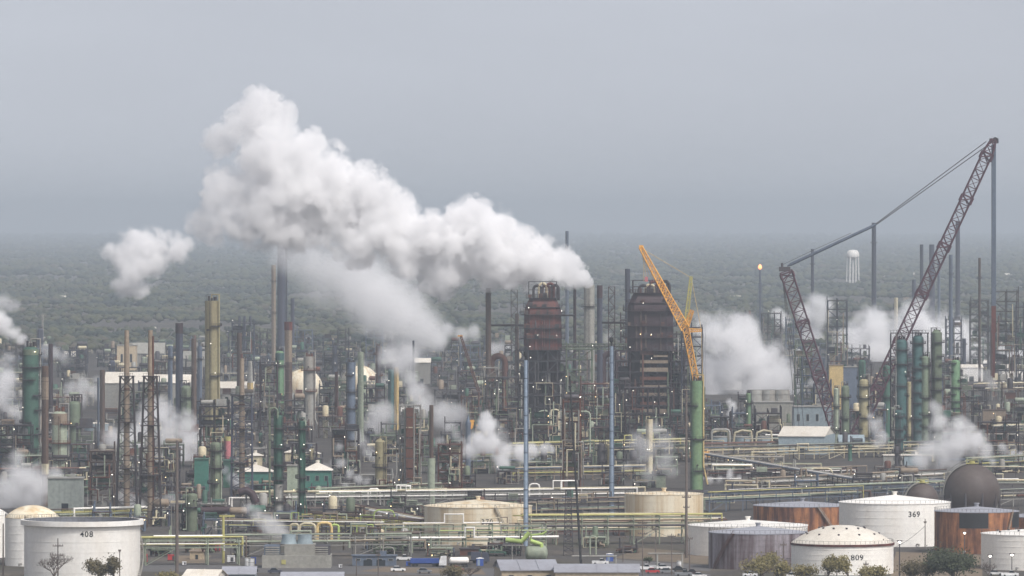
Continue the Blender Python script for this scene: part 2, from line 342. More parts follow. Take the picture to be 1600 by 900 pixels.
# ================================================================== BUILDERS
def column(name, label, px, wpx, yt, yb, mat, cat='process column', plats=3, seed=1, head='dome', bands=None, ladder=True, lamps=1, skirt=None, top=True, z0=0, D=None, lm=None, group=None, platmat='dark', overhead=None):
    D = D * KD if D else DG(yb); k = D / F; r = wpx * k / 2; h = Z(yt, D) - z0; q = rnd(seed)
    o = thing(name, label, cat, W(px, D), D, z0, group=group)
    hd = r * .6 if head == 'dome' else .0
    b = MB(); pr = [(0, 0), (r, 0), (r, h - hd)]
    if head == 'dome': pr += [(r * .92, h - hd * .55), (r * .66, h - hd * .2), (r * .3, h - hd * .03), (0, h)]
    elif head == 'cone': pr += [(r * .35, h + r * .6), (0, h + r * .62)]
    else: pr += [(0, h)]
    b.lathe(pr, 20)
    # weld rings
    for i in range(1, 7): b.cyl(r * 1.012, h * i / 7 - .09, h * i / 7 + .09, 20, cap=True)
    part('shell', b, mat, o)
    if bands:
        for (m2, f0, f1) in bands:
            part('band', MB().cyl(r * 1.03, h * f0, h * f1, 20), m2, o)
    if skirt: part('skirt', MB().cyl(r * 1.05, 0, h * skirt[1], 20), skirt[0], o)
    zs = [h * (i + .8 + q.uniform(-.2, .2)) / (plats + .6) for i in range(plats)]
    if plats and zs[-1] > h - hd: zs[-1] = h - hd - .2
    for i, z in enumerate(zs):
        pl = MB(); a0 = q.uniform(0, 6.28); sp = q.choice((3.4, 4.2, 6.28)); pw = max(1.1, r * .42)
        n = 14
        pl.lathe([(r, z), (r + pw, z), (r + pw, z + .42), (r, z + .42), (r, z)], n, a0=a0, a1=a0 + sp)
        rl = MB() if label else pl
        for j in range(n + 1):
            a = a0 + sp * j / n; c, s_ = math.cos(a) * (r + pw), math.sin(a) * (r + pw)
            rl.bar((c, s_, z + .2), (c, s_, z + 1.4), .1)
        for zz in (.8, 1.4):
            for j in range(n):
                a, a2 = a0 + sp * j / n, a0 + sp * (j + 1) / n
                rl.bar((math.cos(a) * (r + pw), math.sin(a) * (r + pw), z + zz), (math.cos(a2) * (r + pw), math.sin(a2) * (r + pw), z + zz), .11)
        pp = part('platform', pl, platmat, o)
        if label: part('railing', rl, platmat, pp)
    if ladder:
        a = -math.pi / 2 + q.uniform(-1.2, 1.2); c, s_ = math.cos(a), math.sin(a); ld = MB(); rr = r + .45
        for e in (-.35, .35): ld.bar((c * rr - s_ * e, s_ * rr + c * e, 0), (c * rr - s_ * e, s_ * rr + c * e, h - hd), .14)
        for j in range(int(h / 1.6)): ld.bar((c * rr + s_ * .35, s_ * rr - c * .35, j * 1.6 + .8), (c * rr - s_ * .35, s_ * rr + c * .35, j * 1.6 + .8), .07)
        part('ladder', ld, platmat, o)
    # riser pipe down the side
    a = q.choice((-.5, -2.6, .3, 2.9)); rp = max(.22, r * .13); c, s_ = math.cos(a) * (r + rp * 1.6), math.sin(a) * (r + rp * 1.6)
    part('riser_pipe', MB().tube([(0, 0, h - .05), (0, 0, h + r * .9), (c, s_, h + r * .9), (c, s_, h * q.uniform(.05, .3)), (c * 1.6, s_ * 1.6, h * .05)] if top else [(c * .7, s_ * .7, h * .96), (c, s_, h * .95), (c, s_, h * .1)], rp, 8), overhead or q.choice((mat, 'steel', 'pale')), o)
    if top:
        tp = MB(); tp.cyl(r * .22, h - .1, h + r * .55, 8, (r * .45, -r * .2)); tp.cyl(r * .16, h - .3, h + r * .7, 8, (-r * .4, 0)); tp.box(0, -r * .3, h - r * .2, r * .3, r * .3, r * .6)
        for e in (-1, 1): tp.bar((e * r * .7, 0, h - hd), (e * r * .7, 0, h + r * .9), .12)
        tp.bar((-r * .7, 0, h + r * .9), (r * .7, 0, h + r * .9), .14)
        part('top_fittings', tp, platmat, o)
    for j in range(2 if label else 0):
        nz = MB(); z = h * q.uniform(.12, .9); a = q.uniform(-2.6, -.5); nz.tube([(math.cos(a) * r * .9, math.sin(a) * r * .9, z), (math.cos(a) * (r + .9), math.sin(a) * (r + .9), z)], max(.25, r * .14), 8); part('nozzle', nz, 'dark', o)
    for j in range(lamps): bulb(o, r * q.uniform(-.9, .9), -r - 1.2, q.choice(zs or [h * .8]) + 1.6, .3, q.random() < .2)
    if lm: mark(lm, px, D)
    return o
def stack(name, label, px, wpx, yt, yb, mat, cat='chimney stack', cap=None, bands=None, plats=1, taper=1.0, D=None, lm=None, z0=0, group=None, seed=0, base=None):
    D = D * KD if D else DG(yb); k = D / F; r = wpx * k / 2; h = Z(yt, D) - z0; q = rnd(seed + int(px))
    o = thing(name, label, cat, W(px, D), D, z0, group=group)
    b = MB(); b.lathe([(r * 1.25 * taper, 0), (r * taper, h * .10), (r, h), (r * .82, h), (r * .8, h - r * 2), (0, h - r * 2.2)], 16)
    for i in range(1, 9): b.cyl((r * taper + (r - r * taper) * i / 9) * 1.04, h * i / 9 - .1, h * i / 9 + .1, 16, cap=False)
    part('shaft', b, mat, o)
    if cap: part('cap', MB().lathe([(r * 1.02, h - cap[1] * k), (r * 1.06, h - cap[1] * k), (r * 1.06, h + .05), (r * .8, h + .05)], 16), cap[0], o)
    for m2, f0, f1 in bands or ():
        rr = lambda f: (r * taper + (r - r * taper) * f) * 1.03
        part('band', MB().cyl(rr(f0), h * f0, h * f1, 16, r1=rr(f1)), m2, o)
    for i in range(plats):
        z = h * (1 - .16 - i * .3); pw = max(.9, r * .5); pl = MB()
        pl.lathe([(r, z), (r + pw, z), (r + pw, z + .25), (r, z + .25), (r, z)], 12)
        for j in range(12):
            a = math.pi * j / 6; pl.bar((math.cos(a) * (r + pw), math.sin(a) * (r + pw), z), (math.cos(a) * (r + pw), math.sin(a) * (r + pw), z + 1.2), .08)
        pl.lathe([(r + pw, z + 1.1), (r + pw + .1, z + 1.1), (r + pw + .1, z + 1.25), (r + pw, z + 1.25)], 12)
        part('platform', pl, 'dark', o)
    if h > 25:
        ld = MB(); rr = r * taper + .4
        for e in (-.3, .3): ld.bar((e, -rr, 1), (e, -r - .4, h * .97), .08)
        for j in range(int(h / 2)): ld.bar((-.3, -rr + (rr - r - .4) * (j / (h / 2)), j * 2 + 1), (.3, -rr + (rr - r - .4) * (j / (h / 2)), j * 2 + 1), .06)
        part('ladder', ld, 'dark', o)
    if base: part('base', MB().cyl(base[1] * k / 2, 0, Z(base[2], D) - z0, 16), base[0], o)
    if lm: mark(lm, px, D)
    return o
def bent_text(s, size, r, ang, z, name='number'):
    cu = bpy.data.curves.new('number', 'FONT'); cu.body = s; cu.size = size; cu.align_x = 'CENTER'; cu.extrude = .0; cu.space_character = 1.15; cu.offset = size * .018
    to = bpy.data.objects.new('number', cu); C.objects.link(to)
    me = bpy.data.meshes.new_from_object(to.evaluated_get(bpy.context.evaluated_depsgraph_get())); bpy.data.objects.remove(to)
    for v in me.vertices:
        a = ang + v.co.x / r; zz = v.co.y
        v.co = (math.cos(a) * (r + .03), math.sin(a) * (r + .03), z + zz)
    return me
def tank(label, x0, x1, yshell, yb, mat, roof='cone', roofmat='roofwhite', rim=None, num=None, yapex=None, D=None, stairs=None, lm=None, patches=(), vents=0, streak=None, z0=0):
    px, k = (x0 + x1) / 2, (D * KD if D else DG(yb)) / F; r = (x1 - x0) / 2 * k
    Df = D * KD if D else DG(yb); Dc = Df + r * .0        # yb is the foot seen at the left and right edges
    D = Dc; o = thing('storage_tank', label, 'storage tank', W(px, D), D, z0)
    h = Z(yshell, D) - z0
    b = MB(); b.lathe([(r, 0), (r, h)], 72)
    for i in range(1, 6): b.lathe([(r, h * i / 6 - .07), (r + .06, h * i / 6 - .07), (r + .06, h * i / 6 + .07), (r, h * i / 6 + .07)], 72)
    part('shell', b, mat, o)
    if roof == 'floating':
        part('floating_roof', MB().lathe([(r - .02, h - 1.7), (0, h - 1.5)], 72), roofmat, o)
        part('inner_wall', MB().lathe([(r - .04, h - 1.8), (r - .04, h)], 72), 'roofdark', o)
    else:
        ha = (Z(yapex, D) - Z(yshell, D)) if yapex else r * .06
        # the apex stands a radius behind the near rim but at the same distance as the axis
        if roof == 'cone': pr = [(r * 1.01, h - .15), (r * 1.01, h + .05), (r * .5, h + ha * .55), (0, h + ha)]
        else:
            Rr = (r * r + ha * ha) / (2 * ha); pr = [(r * 1.01, h - .15)] + [(r * math.cos(i / 7 * math.pi / 2) * 1.01, h + math.sqrt(max(0, Rr * Rr - (r * math.cos(i / 7 * math.pi / 2)) ** 2)) - Rr + ha) for i in range(7)] + [(0, h + ha)]
        rf = part('roof', MB().lathe(pr, 72), roofmat, o)
        if roof == 'cone': v = MB(); v.cyl(.7, h + ha - .3, h + ha + .8, 10); v.cyl(.95, h + ha + .8, h + ha + 1.1, 10); part('vent', v, roofmat, rf)
        for i in range(vents):
            ring_ = (.72, .45)[i % 2]; a = 2 * math.pi * i / vents; rr = r * ring_
            zz = h + ha * (1 - ring_ ** 2) if roof == 'dome' else h + ha * (1 - ring_)
            v = MB(); v.cyl(.35, zz - .3, zz + .55, 8, (math.cos(a) * rr, math.sin(a) * rr)); part('vent', v, 'steel', rf)
    if rim:
        rr = MB(); rr.lathe([(r, h - rim[1]), (r + rim[2], h - rim[1]), (r + rim[2], h + .12), (r - .1, h + .12)], 72); part('wind_girder', rr, rim[0], o)
    # top handrail round part of the roof and a stair winding down the shell
    hr = MB(); nn = 60
    for i in range(nn):
        a, a2 = 2 * math.pi * i / nn, 2 * math.pi * (i + 1) / nn
        p = lambda t, zz: (math.cos(t) * r * .995, math.sin(t) * r * .995, h + zz)
        hr.bar(p(a, .1), p(a, 1.1), .06); hr.bar(p(a, 1.1), p(a2, 1.1), .06)
    part('handrail', hr, 'steel', rf if roof != 'floating' else o)
    if stairs:
        a0, a1 = R(stairs[0]), R(stairs[1]); st = MB(); n = 34
        for i in range(n):
            f = i / (n - 1); a = a0 + (a1 - a0) * f; z = h * f
            st.box(math.cos(a) * (r + .5), math.sin(a) * (r + .5), z - .12, .9, .35, .12, a)
            st.bar((math.cos(a) * (r + .95), math.sin(a) * (r + .95), z), (math.cos(a) * (r + .95), math.sin(a) * (r + .95), z + 1.1), .05)
        st.tube([(math.cos(a0 + (a1 - a0) * i / 20) * (r + .95), math.sin(a0 + (a1 - a0) * i / 20) * (r + .95), h * i / 20 + 1.1) for i in range(21)], .07, 5)
        st.tube([(math.cos(a0 + (a1 - a0) * i / 20) * (r + .95), math.sin(a0 + (a1 - a0) * i / 20) * (r + .95), h * i / 20) for i in range(21)], .12, 5)
        part('stairway', st, stairs[2] if len(stairs) > 2 else 'steel', o)
    for (a0, a1, f0, f1, m2) in patches:
        part('shell_patch', MB().lathe([(r, h * f0), (r + .09, h * f0), (r + .09, h * f1), (r, h * f1)], 20, a0=R(a0), a1=R(a1)), m2, o, False)
    if num:
        me = bent_text(num[0], num[1], r + .02, R(num[2]), h * num[3]); part('number', me, 'black', o, False)
    for a in (-70, -110):
        nz = MB(); c, s_ = math.cos(R(a)), math.sin(R(a)); nz.tube([(c * r * .98, s_ * r * .98, .9), (c * (r + 1.6), s_ * (r + 1.6), .9), (c * (r + 1.6), s_ * (r + 1.6), .2)], .3, 8); part('nozzle', nz, 'pale', o)
    if lm: mark(lm, px, D)
    return o
def frame_unit(name, px, wpx, yt, yb, mat='dark', depth=None, levels=None, seed=0, label=None, cat='process structure', fill=.7, lamps=2, eq=None, lm=None, D=None, bars=.34, group=None, pipes=4, mats=None, brace=.5, yz0=None):
    """open multi-storey steel structure: frame, decks, vessels, pipes, ladder, lamps"""
    D = D * KD if D else DG(yb); k = D / F; w_ = wpx * k; h = Z(yt, D); q = rnd(seed * 7919 + int(px) + int(yb) * 13)
    o = thing(name, label, cat, W(px, D), D, 0, group=group)
    dp = depth or max(4.0, min(w_, 12)); nx = max(1, round(w_ / 6.0)); nl = levels or max(1, round(h / 5.2))
    xs = [-w_ / 2 + w_ * i / nx for i in range(nx + 1)]; ys = (-dp / 2, dp / 2); zs = [h * (i + 1) / nl for i in range(nl)]
    b = MB()
    for x in xs:
        for y in ys: b.bar((x, y, 0), (x, y, h + (q.uniform(1, 4) if q.random() < .5 else 0)), bars)
    z0 = 0
    for z in zs:
        for y in ys: b.bar((xs[0], y, z), (xs[-1], y, z), bars * .9)
        for x in xs: b.bar((x, ys[0], z), (x, ys[1], z), bars * .8)
        for i in range(nx):
            for y in ys:
                if q.random() < brace:
                    if q.random() < .5: b.bar((xs[i], y, z0), (xs[i + 1], y, z), bars * .6)
                    else: b.bar((xs[i + 1], y, z0), (xs[i], y, z), bars * .6)
        z0 = z
    part('frame', b, mat, o)
    mats = mats or ['pale', 'steel', 'cream', 'sage', 'dark', 'teal', 'rust', 'palegreen', 'tan']
    for li, z in enumerate(zs):
        d = MB(); d.box(0, 0, z + .15, w_ + .8, dp + .8, .18)
        for yy in (-dp / 2 - .3,):
            for zz in (.75, 1.25): d.bar((-w_ / 2 - .3, yy, z + zz), (w_ / 2 + .3, yy, z + zz), .07)
            for i in range(nx * 3 + 1): d.bar((-w_ / 2 - .3 + (w_ + .6) * i / (nx * 3), yy, z + .3), (-w_ / 2 - .3 + (w_ + .6) * i / (nx * 3), yy, z + 1.25), .06)
        part('deck', d, 'dark' if mat in ('dark', 'darkrust', 'navy') else mat, o)
    lh = h / nl
    nq = 0
    for li in range(nl + 1):
        zf = (0 if li == 0 else zs[li - 1] + .33); top = li == nl
        for i in range(nx):
            if q.random() > fill * (.8 if top else 1): continue
            xc = (xs[i] + xs[i + 1]) / 2; bw = w_ / nx; t = q.random(); m2 = q.choice(mats); v = MB()
            yy = q.uniform(-dp * .25, dp * .1)
            if t < .33:
                r = min(bw * .36, lh * .3, 2.0) * q.uniform(.7, 1); v.drum((xc - bw * .4, yy, zf + r + .5), (xc + bw * .4, yy, zf + r + .5), r)
                for e in (-.25, .25): v.box(xc + bw * e, yy, zf, .4, r * 1.3, .8)
                nm = 'drum'
            elif t < .66:
                r = min(bw * .28, 1.6) * q.uniform(.6, 1.1); hh = lh * q.uniform(.65, .92) if not top else q.uniform(2.5, 6)
                v.lathe([(0, 0), (r, 0), (r, hh - r * .5), (r * .7, hh - r * .12), (0, hh)], 12, (xc, yy, zf)); nm = 'vessel'
            elif t < .85:
                v.box(xc, yy, zf, bw * q.uniform(.4, .8), dp * .4, lh * q.uniform(.3, .7)); v.box(xc, yy - dp * .2, zf + lh * .2, bw * .25, .3, lh * .2); nm = 'enclosure'
            else:
                for j in range(3): v.tube([(xc - bw * .4, yy - .4 * j, zf + .6 + j * .7), (xc + bw * .4, yy - .4 * j, zf + .6 + j * .7)], .3, 8)
                v.box(xc - bw * .35, yy, zf, .3, 1, 2.2); v.box(xc + bw * .35, yy, zf, .3, 1, 2.2); nm = 'exchanger_bundle'
            part(nm, v, m2, o); nq += 1
            if nq > 10: break
        if nq > 10: break
    for j in range(pipes):
        r = q.uniform(.16, .42); x = q.uniform(-w_ / 2, w_ / 2); x2 = q.uniform(-w_ / 2 - 1.5, w_ / 2 + 1.5); y = -dp / 2 - r - q.uniform(.3, 1.2); za = q.uniform(.5, .98) * h; zb = q.uniform(.05, .45) * h
        part('pipe', MB().tube([(x, y + 1.5, za), (x, y, za), (x, y, (za + zb) / 2), (x2, y, (za + zb) / 2), (x2, y, zb), (x2, y + 1.5, zb)], r, 7), q.choice(mats), o)
    sb = MB(); y = -dp / 2 - .4; x, z = q.uniform(-w_ / 2, w_ / 2), .2; run = [(x, y, z)]
    for j in range(min(34, 8 + int(w_ * nl / 4))):
        z = max(.3, min(h * 1.02, z + q.choice((-1, 1, 1)) * q.uniform(1.5, 7))) if j % 2 == 0 else z
        if j % 2: x = max(-w_ / 2 - 1, min(w_ / 2 + 1, x + q.uniform(-8, 8)))
        y = -dp / 2 - .3 - .03 * j
        if (Vector((x, y, z)) - Vector(run[-1])).length > .6: run.append((x, y, z))
    sb.tube(run, q.uniform(.1, .17), 5)
    part('small_piping', sb, q.choice(['dark', 'steel', 'rust', 'pale', 'sage', 'brown', 'cream']), o)
    # switchback stair on one side
    st = MB(); e = q.choice((-1, 1)); X = e * (w_ / 2 + 1.0); z0 = 0
    for li, z in enumerate(zs):
        ya, yb_ = (-dp * .4, dp * .3) if li % 2 else (dp * .3, -dp * .4)
        for dx in (-.5, .5): st.bar((X + dx, ya, z0), (X + dx, yb_, z), .12); st.bar((X + dx, ya, z0 + 1.1), (X + dx, yb_, z + 1.1), .06)
        z0 = z
    part('stair', st, mat, o)
    for j in range(lamps): bulb(o, q.choice(xs) + q.uniform(-.5, .5), -dp / 2 - .8, q.choice(zs) - q.uniform(.4, 1.4) if q.random() < .7 else q.choice(zs) + 2.0, q.uniform(.22, .34), q.random() < .2)
    if lm: mark(lm, px, D)
    if label is None:
        words = {'dark': 'dark steel', 'steel': 'grey steel', 'pale': 'pale grey', 'cream': 'cream painted', 'rust': 'rusty', 'sage': 'sage green', 'palegreen': 'pale green', 'navy': 'slate blue', 'darkrust': 'dark maroon', 'brown': 'brown', 'teal': 'teal'}
        size = 'tall narrow' if h > 2.2 * w_ else ('tall' if h > 30 else ('low wide' if w_ > 2 * h else ('low' if h < 11 else 'mid height')))
        if h > 2.2 * w_: o.name = 'frame_tower'; o['category'] = 'frame tower'
        elif yb < 640: o.name = 'pipework_frame'; o['category'] = 'pipework frame'
        auto(o, f"{size} {words.get(mat, mat)} {'frame tower' if h > 2.2 * w_ else 'pipework frame'}")
    return o
def pipe_rack(label, a, b, hts, npipe, mat='pale', bent=9.0, width=7, seed=0, mats=None, rr=(.18, .5), loops=0, name='pipe_rack', lm=None, frame=True, cat='pipe rack'):
    """a,b = photo points of the rack's ground line; hts = tier heights in metres"""
    q = rnd(seed + 101); A = Vector((W(a[0], DG(a[1])), DG(a[1]), 0)); B = Vector((W(b[0], DG(b[1])), DG(b[1]), 0))
    Lh = (B - A).length; ang = math.atan2(B.y - A.y, B.x - A.x)
    o = thing(name, label, cat, A.x, A.y, 0, ang)
    n = max(2, min(99, round(Lh / bent)))
    top = hts[-1]
    for i in range(n + 1):
        x = Lh * i / n; m = MB()
        for y in (-width / 2, width / 2): m.bar((x, y, 0), (x, y, top + .3), .36)
        for z in hts: m.bar((x, -width / 2 - .4, z), (x, width / 2 + .4, z), .32)
        if i % 3 == 0: m.bar((x, -width / 2, 0), (x, width / 2, hts[0]), .2)
        part('support_frame', m, mat, o)
    lb = MB()
    for y in (-width / 2, width / 2):
        for z in hts: lb.bar((0, y, z - .6), (Lh, y, z - .6), .26)
        for i in range(0, n, 4): lb.bar((Lh * i / n, y, 0), (Lh * (i + 1) / n, y, hts[0] - .6), .18)
    part('long_beam', lb, mat, o)
    mats = mats or ['pale', 'cream', 'steel', 'palegreen', 'tan', 'white', 'bluegrey', 'brown', 'cream', 'yellow', 'lime' if seed in (2, 3, 19, 20) else 'rust', 'tan']
    for j in range(npipe):
        r = q.uniform(*rr); z = hts[j % len(hts)] + .2 + r; y = -width / 2 + .5 + (width - 1) * ((j // len(hts)) + .5) / max(1, math.ceil(npipe / len(hts)))
        if j < len(hts): y = -width / 2 + .2
        xa = -q.uniform(0, 6); xb = Lh + q.uniform(0, 6)
        if q.random() < .3: xa = Lh * q.uniform(0, .4)
        if q.random() < .3: xb = Lh * q.uniform(.6, 1)
        pts = [(xa, y, z)]
        if q.random() < .5: pts = [(xa, y, max(.5, z - q.uniform(2, 5)))] + pts
        for lp in range(loops if q.random() < .6 else 0):
            x = xa + (xb - xa) * (lp + q.uniform(.3, .8)) / loops; u = q.uniform(1.5, 3.5); lw = q.uniform(2.5, 7)
            pts += [(x, y, z), (x, y, z + u), (x + lw, y, z + u), (x + lw, y, z)]
        pts.append((xb, y, z))
        if q.random() < .5: pts.append((xb, y, max(.5, z - q.uniform(2, 5))))
        part('pipe', MB().tube(pts, r, 7), q.choice(mats), o)
    for j in range(int(Lh / 80)): bulb(o, Lh * q.random(), -width / 2 - .5, top + q.uniform(-1, 1.5), .24, q.random() < .3)
    if lm: mark(lm, (a[0] + b[0]) / 2, A.y)
    return o
def shed(label, x0, x1, yeave, yb, wall, roofmat='roofwhite', yridge=None, depth=14, name='shed', cat='building', roof='gable', doors=1, windows=0, lm=None, ribs=True, rz=0):
    D = DG(yb); k = D / F; w_ = (x1 - x0) * k; h = Z(yeave, D); o = thing(name, label, cat, W((x0 + x1) / 2, D), D + depth / 2, 0, rz)
    b = MB(); b.box(0, 0, 0, w_, depth, h)
    if ribs:
        for i in range(int(w_ / 2.5) + 1): b.box(-w_ / 2 + i * w_ / int(w_ / 2.5 + 1), -depth / 2 - .06, .1, .16, .12, h - .3)
    part('wall', b, wall, o, False)
    ra = (Z(yridge, D) - h) if yridge else w_ * .05
    rf = MB()
    if roof == 'gable':
        for s_ in (-1, 1):
            rf.v += [(-w_ / 2 - .5, s_ * (depth / 2 + .5), h - .1), (w_ / 2 + .5, s_ * (depth / 2 + .5), h - .1), (w_ / 2 + .5, 0, h + ra), (-w_ / 2 - .5, 0, h + ra)]
            i = len(rf.v) - 4; rf.f.append((i, i + 1, i + 2, i + 3) if s_ < 0 else (i + 3, i + 2, i + 1, i))
            rf.v += [(x, y, z - .25) for x, y, z in rf.v[i:i + 4]]; rf.f += [(i + 4, i + 5, i + 1, i), (i + 7, i + 6, i + 5, i + 4)]
        for e in (-1, 1):
            i = len(rf.v); rf.v += [(e * w_ / 2, -depth / 2, h - .02), (e * w_ / 2, depth / 2, h - .02), (e * w_ / 2, 0, h + ra - .2)]; rf.f.append((i, i + 1, i + 2))
        for i in range(1, max(2, int(w_ / 5))): x = -w_ / 2 + w_ * i / max(2, int(w_ / 5)); rf.bar((x, -depth / 2 - .5, h + .02), (x, 0, h + ra + .1), .14)
    elif roof == 'pyramid':
        i = len(rf.v); e = .7; rf.v += [(-w_ / 2 - e, -depth / 2 - e, h), (w_ / 2 + e, -depth / 2 - e, h), (w_ / 2 + e, depth / 2 + e, h), (-w_ / 2 - e, depth / 2 + e, h), (0, 0, h + ra)]
        rf.f += [(i, i + 1, i + 4), (i + 1, i + 2, i + 4), (i + 2, i + 3, i + 4), (i + 3, i, i + 4), (i + 3, i + 2, i + 1, i)]
        rf.cyl(.8, h + ra - .5, h + ra + .8, 8)
    else:
        rf.box(0, 0, h + .003, w_ + .8, depth + .8, .35); rf.box(w_ * .2, 0, h + .353, w_ * .15, depth * .3, 1.2)
    part('roof', rf, roofmat, o, False)
    for i in range(doors): part('door', MB().box(w_ * (-.3 + .6 * (i + .5) / doors), -depth / 2 - .08, 0, min(3.5, w_ * .2), .16, min(3.5, h * .6)), 'glass', o, False)
    for i in range(windows):
        x = -w_ / 2 + w_ * (i + .5) / windows; f = part('window', MB().box(x, -depth / 2 - .07, h * .5, min(1.6, w_ / windows * .6), .14, h * .25), 'pale', o, False)
        part('pane', MB().box(x, -depth / 2 - .15, h * .5 + .1, min(1.6, w_ / windows * .6) - .3, .02, h * .25 - .2), 'glass', f, False)
    if lm: mark(lm, (x0 + x1) / 2, D)
    return o
def pole(label, px, yt, yb, arms=(), mat='wood', r=.16, lampz=False, name='utility_pole', cat='pole', group=None, lean=0):
    D = DG(yb); h = Z(yt, D); o = thing(name, label, cat, W(px, D), D, 0, group=group)
    part('post', MB().tube([(0, 0, 0), (lean, 0, h)], [r * 1.2, r * .8], 8), mat, o)
    for f, wd in arms:
        a = MB(); z = h * f; a.box(lean * f, -.2, z, wd, .22, .3)
        for e in (-.45, -.2, .2, .45): a.cyl(.09, z + .3, z + .65, 6, (wd * e + lean * f, -.2))
        part('crossarm', a, mat, o)
    if lampz:
        part('lamp_head', MB().box(lean, -.4, h, 1.6, .9, .3), 'steel', o); b = MB(); b.sphere(.42, (lean, -.5, h - .1), 8, 6); part('lamp', b, LAMP, o)
    return o
# ================================================================== STORAGE TANKS IN FRONT
tank('large white open top tank numbered 408 at the front left', 38, 219, 812, 906, 'white', 'floating', 'roofdark', rim=('white', 1.4, 1.1), num=('408', 2.4, -82, .76), stairs=(-20, 40, 'pale'), lm='tank 408')
tank('white domed tank with a brown stained roof behind tank 408', 8, 93, 808, 883, 'white', 'dome', 'creamtank', yapex=789, stairs=(-60, -100, 'rust'), rim=None, lm='the brown roofed tank')
tank('white domed tank cut by the left edge of the picture', -90, 12, 803, 884, 'white', 'dome', 'white', yapex=786, D=1215)
tank('stained cream tank numbered 370 behind the pipe racks', 663, 831, 790, 846, 'creamtank', 'cone', 'creamtank', yapex=780, num=('370', 2.5, -80, .56), stairs=(-52, -72, 'pale'), D=1268, lm='tank 370')
tank('cream tank with rust streaks between the pipe racks right of tank 370', 976, 1099, 771, 828, 'creamtank', 'cone', 'creamtank', yapex=767, D=1300, lm='the streaked cream tank')
tank('orange rusty tank with a pale flat roof left of tank 369', 1177, 1330, 789, 850, 'rusttank', 'cone', 'roofgrey', yapex=783, D=1300, stairs=(-50, -75, 'pale'), lm='the far rusty tank')
tank('tall clean white tank numbered 369 on the right', 1311, 1485, 784, 854, 'white', 'cone', 'white', yapex=773, D=1262, num=('369', 2.6, -73, .70), lm='tank 369')
tank('white tank with a low cone roof behind the weathered grey tank', 1075, 1262, 820, 868, 'white', 'cone', 'white', yapex=812, D=1226, lm='the low white tank')
tank('weathered grey and rust tank with flat pale roof at lower right', 1107, 1262, 831, 888, 'greytank', 'cone', 'roofgrey', yapex=822, D=1178, stairs=(-150, -120, 'rust'), lm='the weathered grey tank')
tank('white tank numbered 809 with a beige geodesic dome roof', 1236, 1396, 848, 897, 'white', 'dome', 'tan' if 0 else 'roofwhite', yapex=820, D=1160, rim=('redrust', .55, .35), num=('809', 2.5, -76, .5), vents=22, lm='tank 809')
tank('bright orange rusted tank with black patches right of tank 369', 1460, 1592, 798, 868, 'rusttank', 'cone', 'roofgrey', yapex=791, D=1232, patches=((-118, -78, .62, .985, 'black'), (-38, -12, .62, .985, 'black')), stairs=(-60, -40, 'tan'), lm='the bright rusty tank')
tank('white tank with white roof fittings cut by the right edge', 1533, 1690, 833, 888, 'white', 'cone', 'white', yapex=826, D=1176, vents=14, lm='the right edge white tank')
tank('small rusty tank showing behind the right edge white tank', 1570, 1690, 806, 850, 'rusttank', 'cone', 'roofgrey', yapex=800, D=1290)
def sphere_tank(label, px, py, rp, D, mat, legs=True, lm=None, arc=False, name='spherical_tank'):
    D *= KD; k = D / F; r = rp * k; zc = Z(py, D); o = thing(name, label, 'spherical tank', W(px, D), D)
    part('shell', MB().sphere(r, (0, 0, zc), 40, 20), mat, o)
    lg = 10
    for i in range(lg):
        a = 2 * math.pi * i / lg; part('leg', MB().tube([(math.cos(a) * r * .97, math.sin(a) * r * .97, 0), (math.cos(a) * r * .97, math.sin(a) * r * .97, zc)], .45, 8), 'pale' if mat != 'brush' else 'steel', o)
    st = MB(); n = 26
    for e in (0, .9):
        st.tube([(-math.cos(-.1 + i / n * 1.45) * (r + .35), -.8 - e, zc + math.sin(-.1 + i / n * 1.45) * (r + .35)) for i in range(n + 1)], .34, 5)
        st.tube([(-math.cos(-.1 + i / n * 1.45) * (r + 1.4), -.8 - e, zc + math.sin(-.1 + i / n * 1.45) * (r + 1.4)) for i in range(n + 1)], .09, 5)
    for i in range(n): a = -.1 + i / n * 1.45; st.box(-math.cos(a) * (r + .35), -1.25, zc + math.sin(a) * (r + .35), .5, .9, .1)
    part('stairway', st, 'pale', o)
    tp = MB(); tp.cyl(1.0, zc + r - .2, zc + r + 1.1, 10); tp.box(0, 0, zc + r + .2, 4.5, 3, .2)
    for e in (-1, 1): tp.bar((e * 2.2, -1.5, zc + r), (e * 2.2, -1.5, zc + r + 1.6), .1); tp.bar((-2.2, e * 1.5, zc + r + 1.5), (2.2, e * 1.5, zc + r + 1.5), .1)
    part('top_platform', tp, 'yellow', o)
    if lm: mark(lm, px, D)
sphere_tank('big dark brown spherical tank behind the bright rusty tank', 1519, 769, 44, 1370, 'brush', lm='the big brown sphere')
sphere_tank('smaller dark brown spherical tank left of the big brown sphere', 1441, 781, 26, 1400, 'brush', lm='the small brown sphere')
sphere_tank('cream spherical tank right of the green domed column', 474, 606, 30, 2230, 'creamtank', lm='the left cream sphere')
sphere_tank('cream spherical tank behind the pale grey twin columns', 563, 600, 29, 2300, 'creamtank', lm='the right cream sphere')

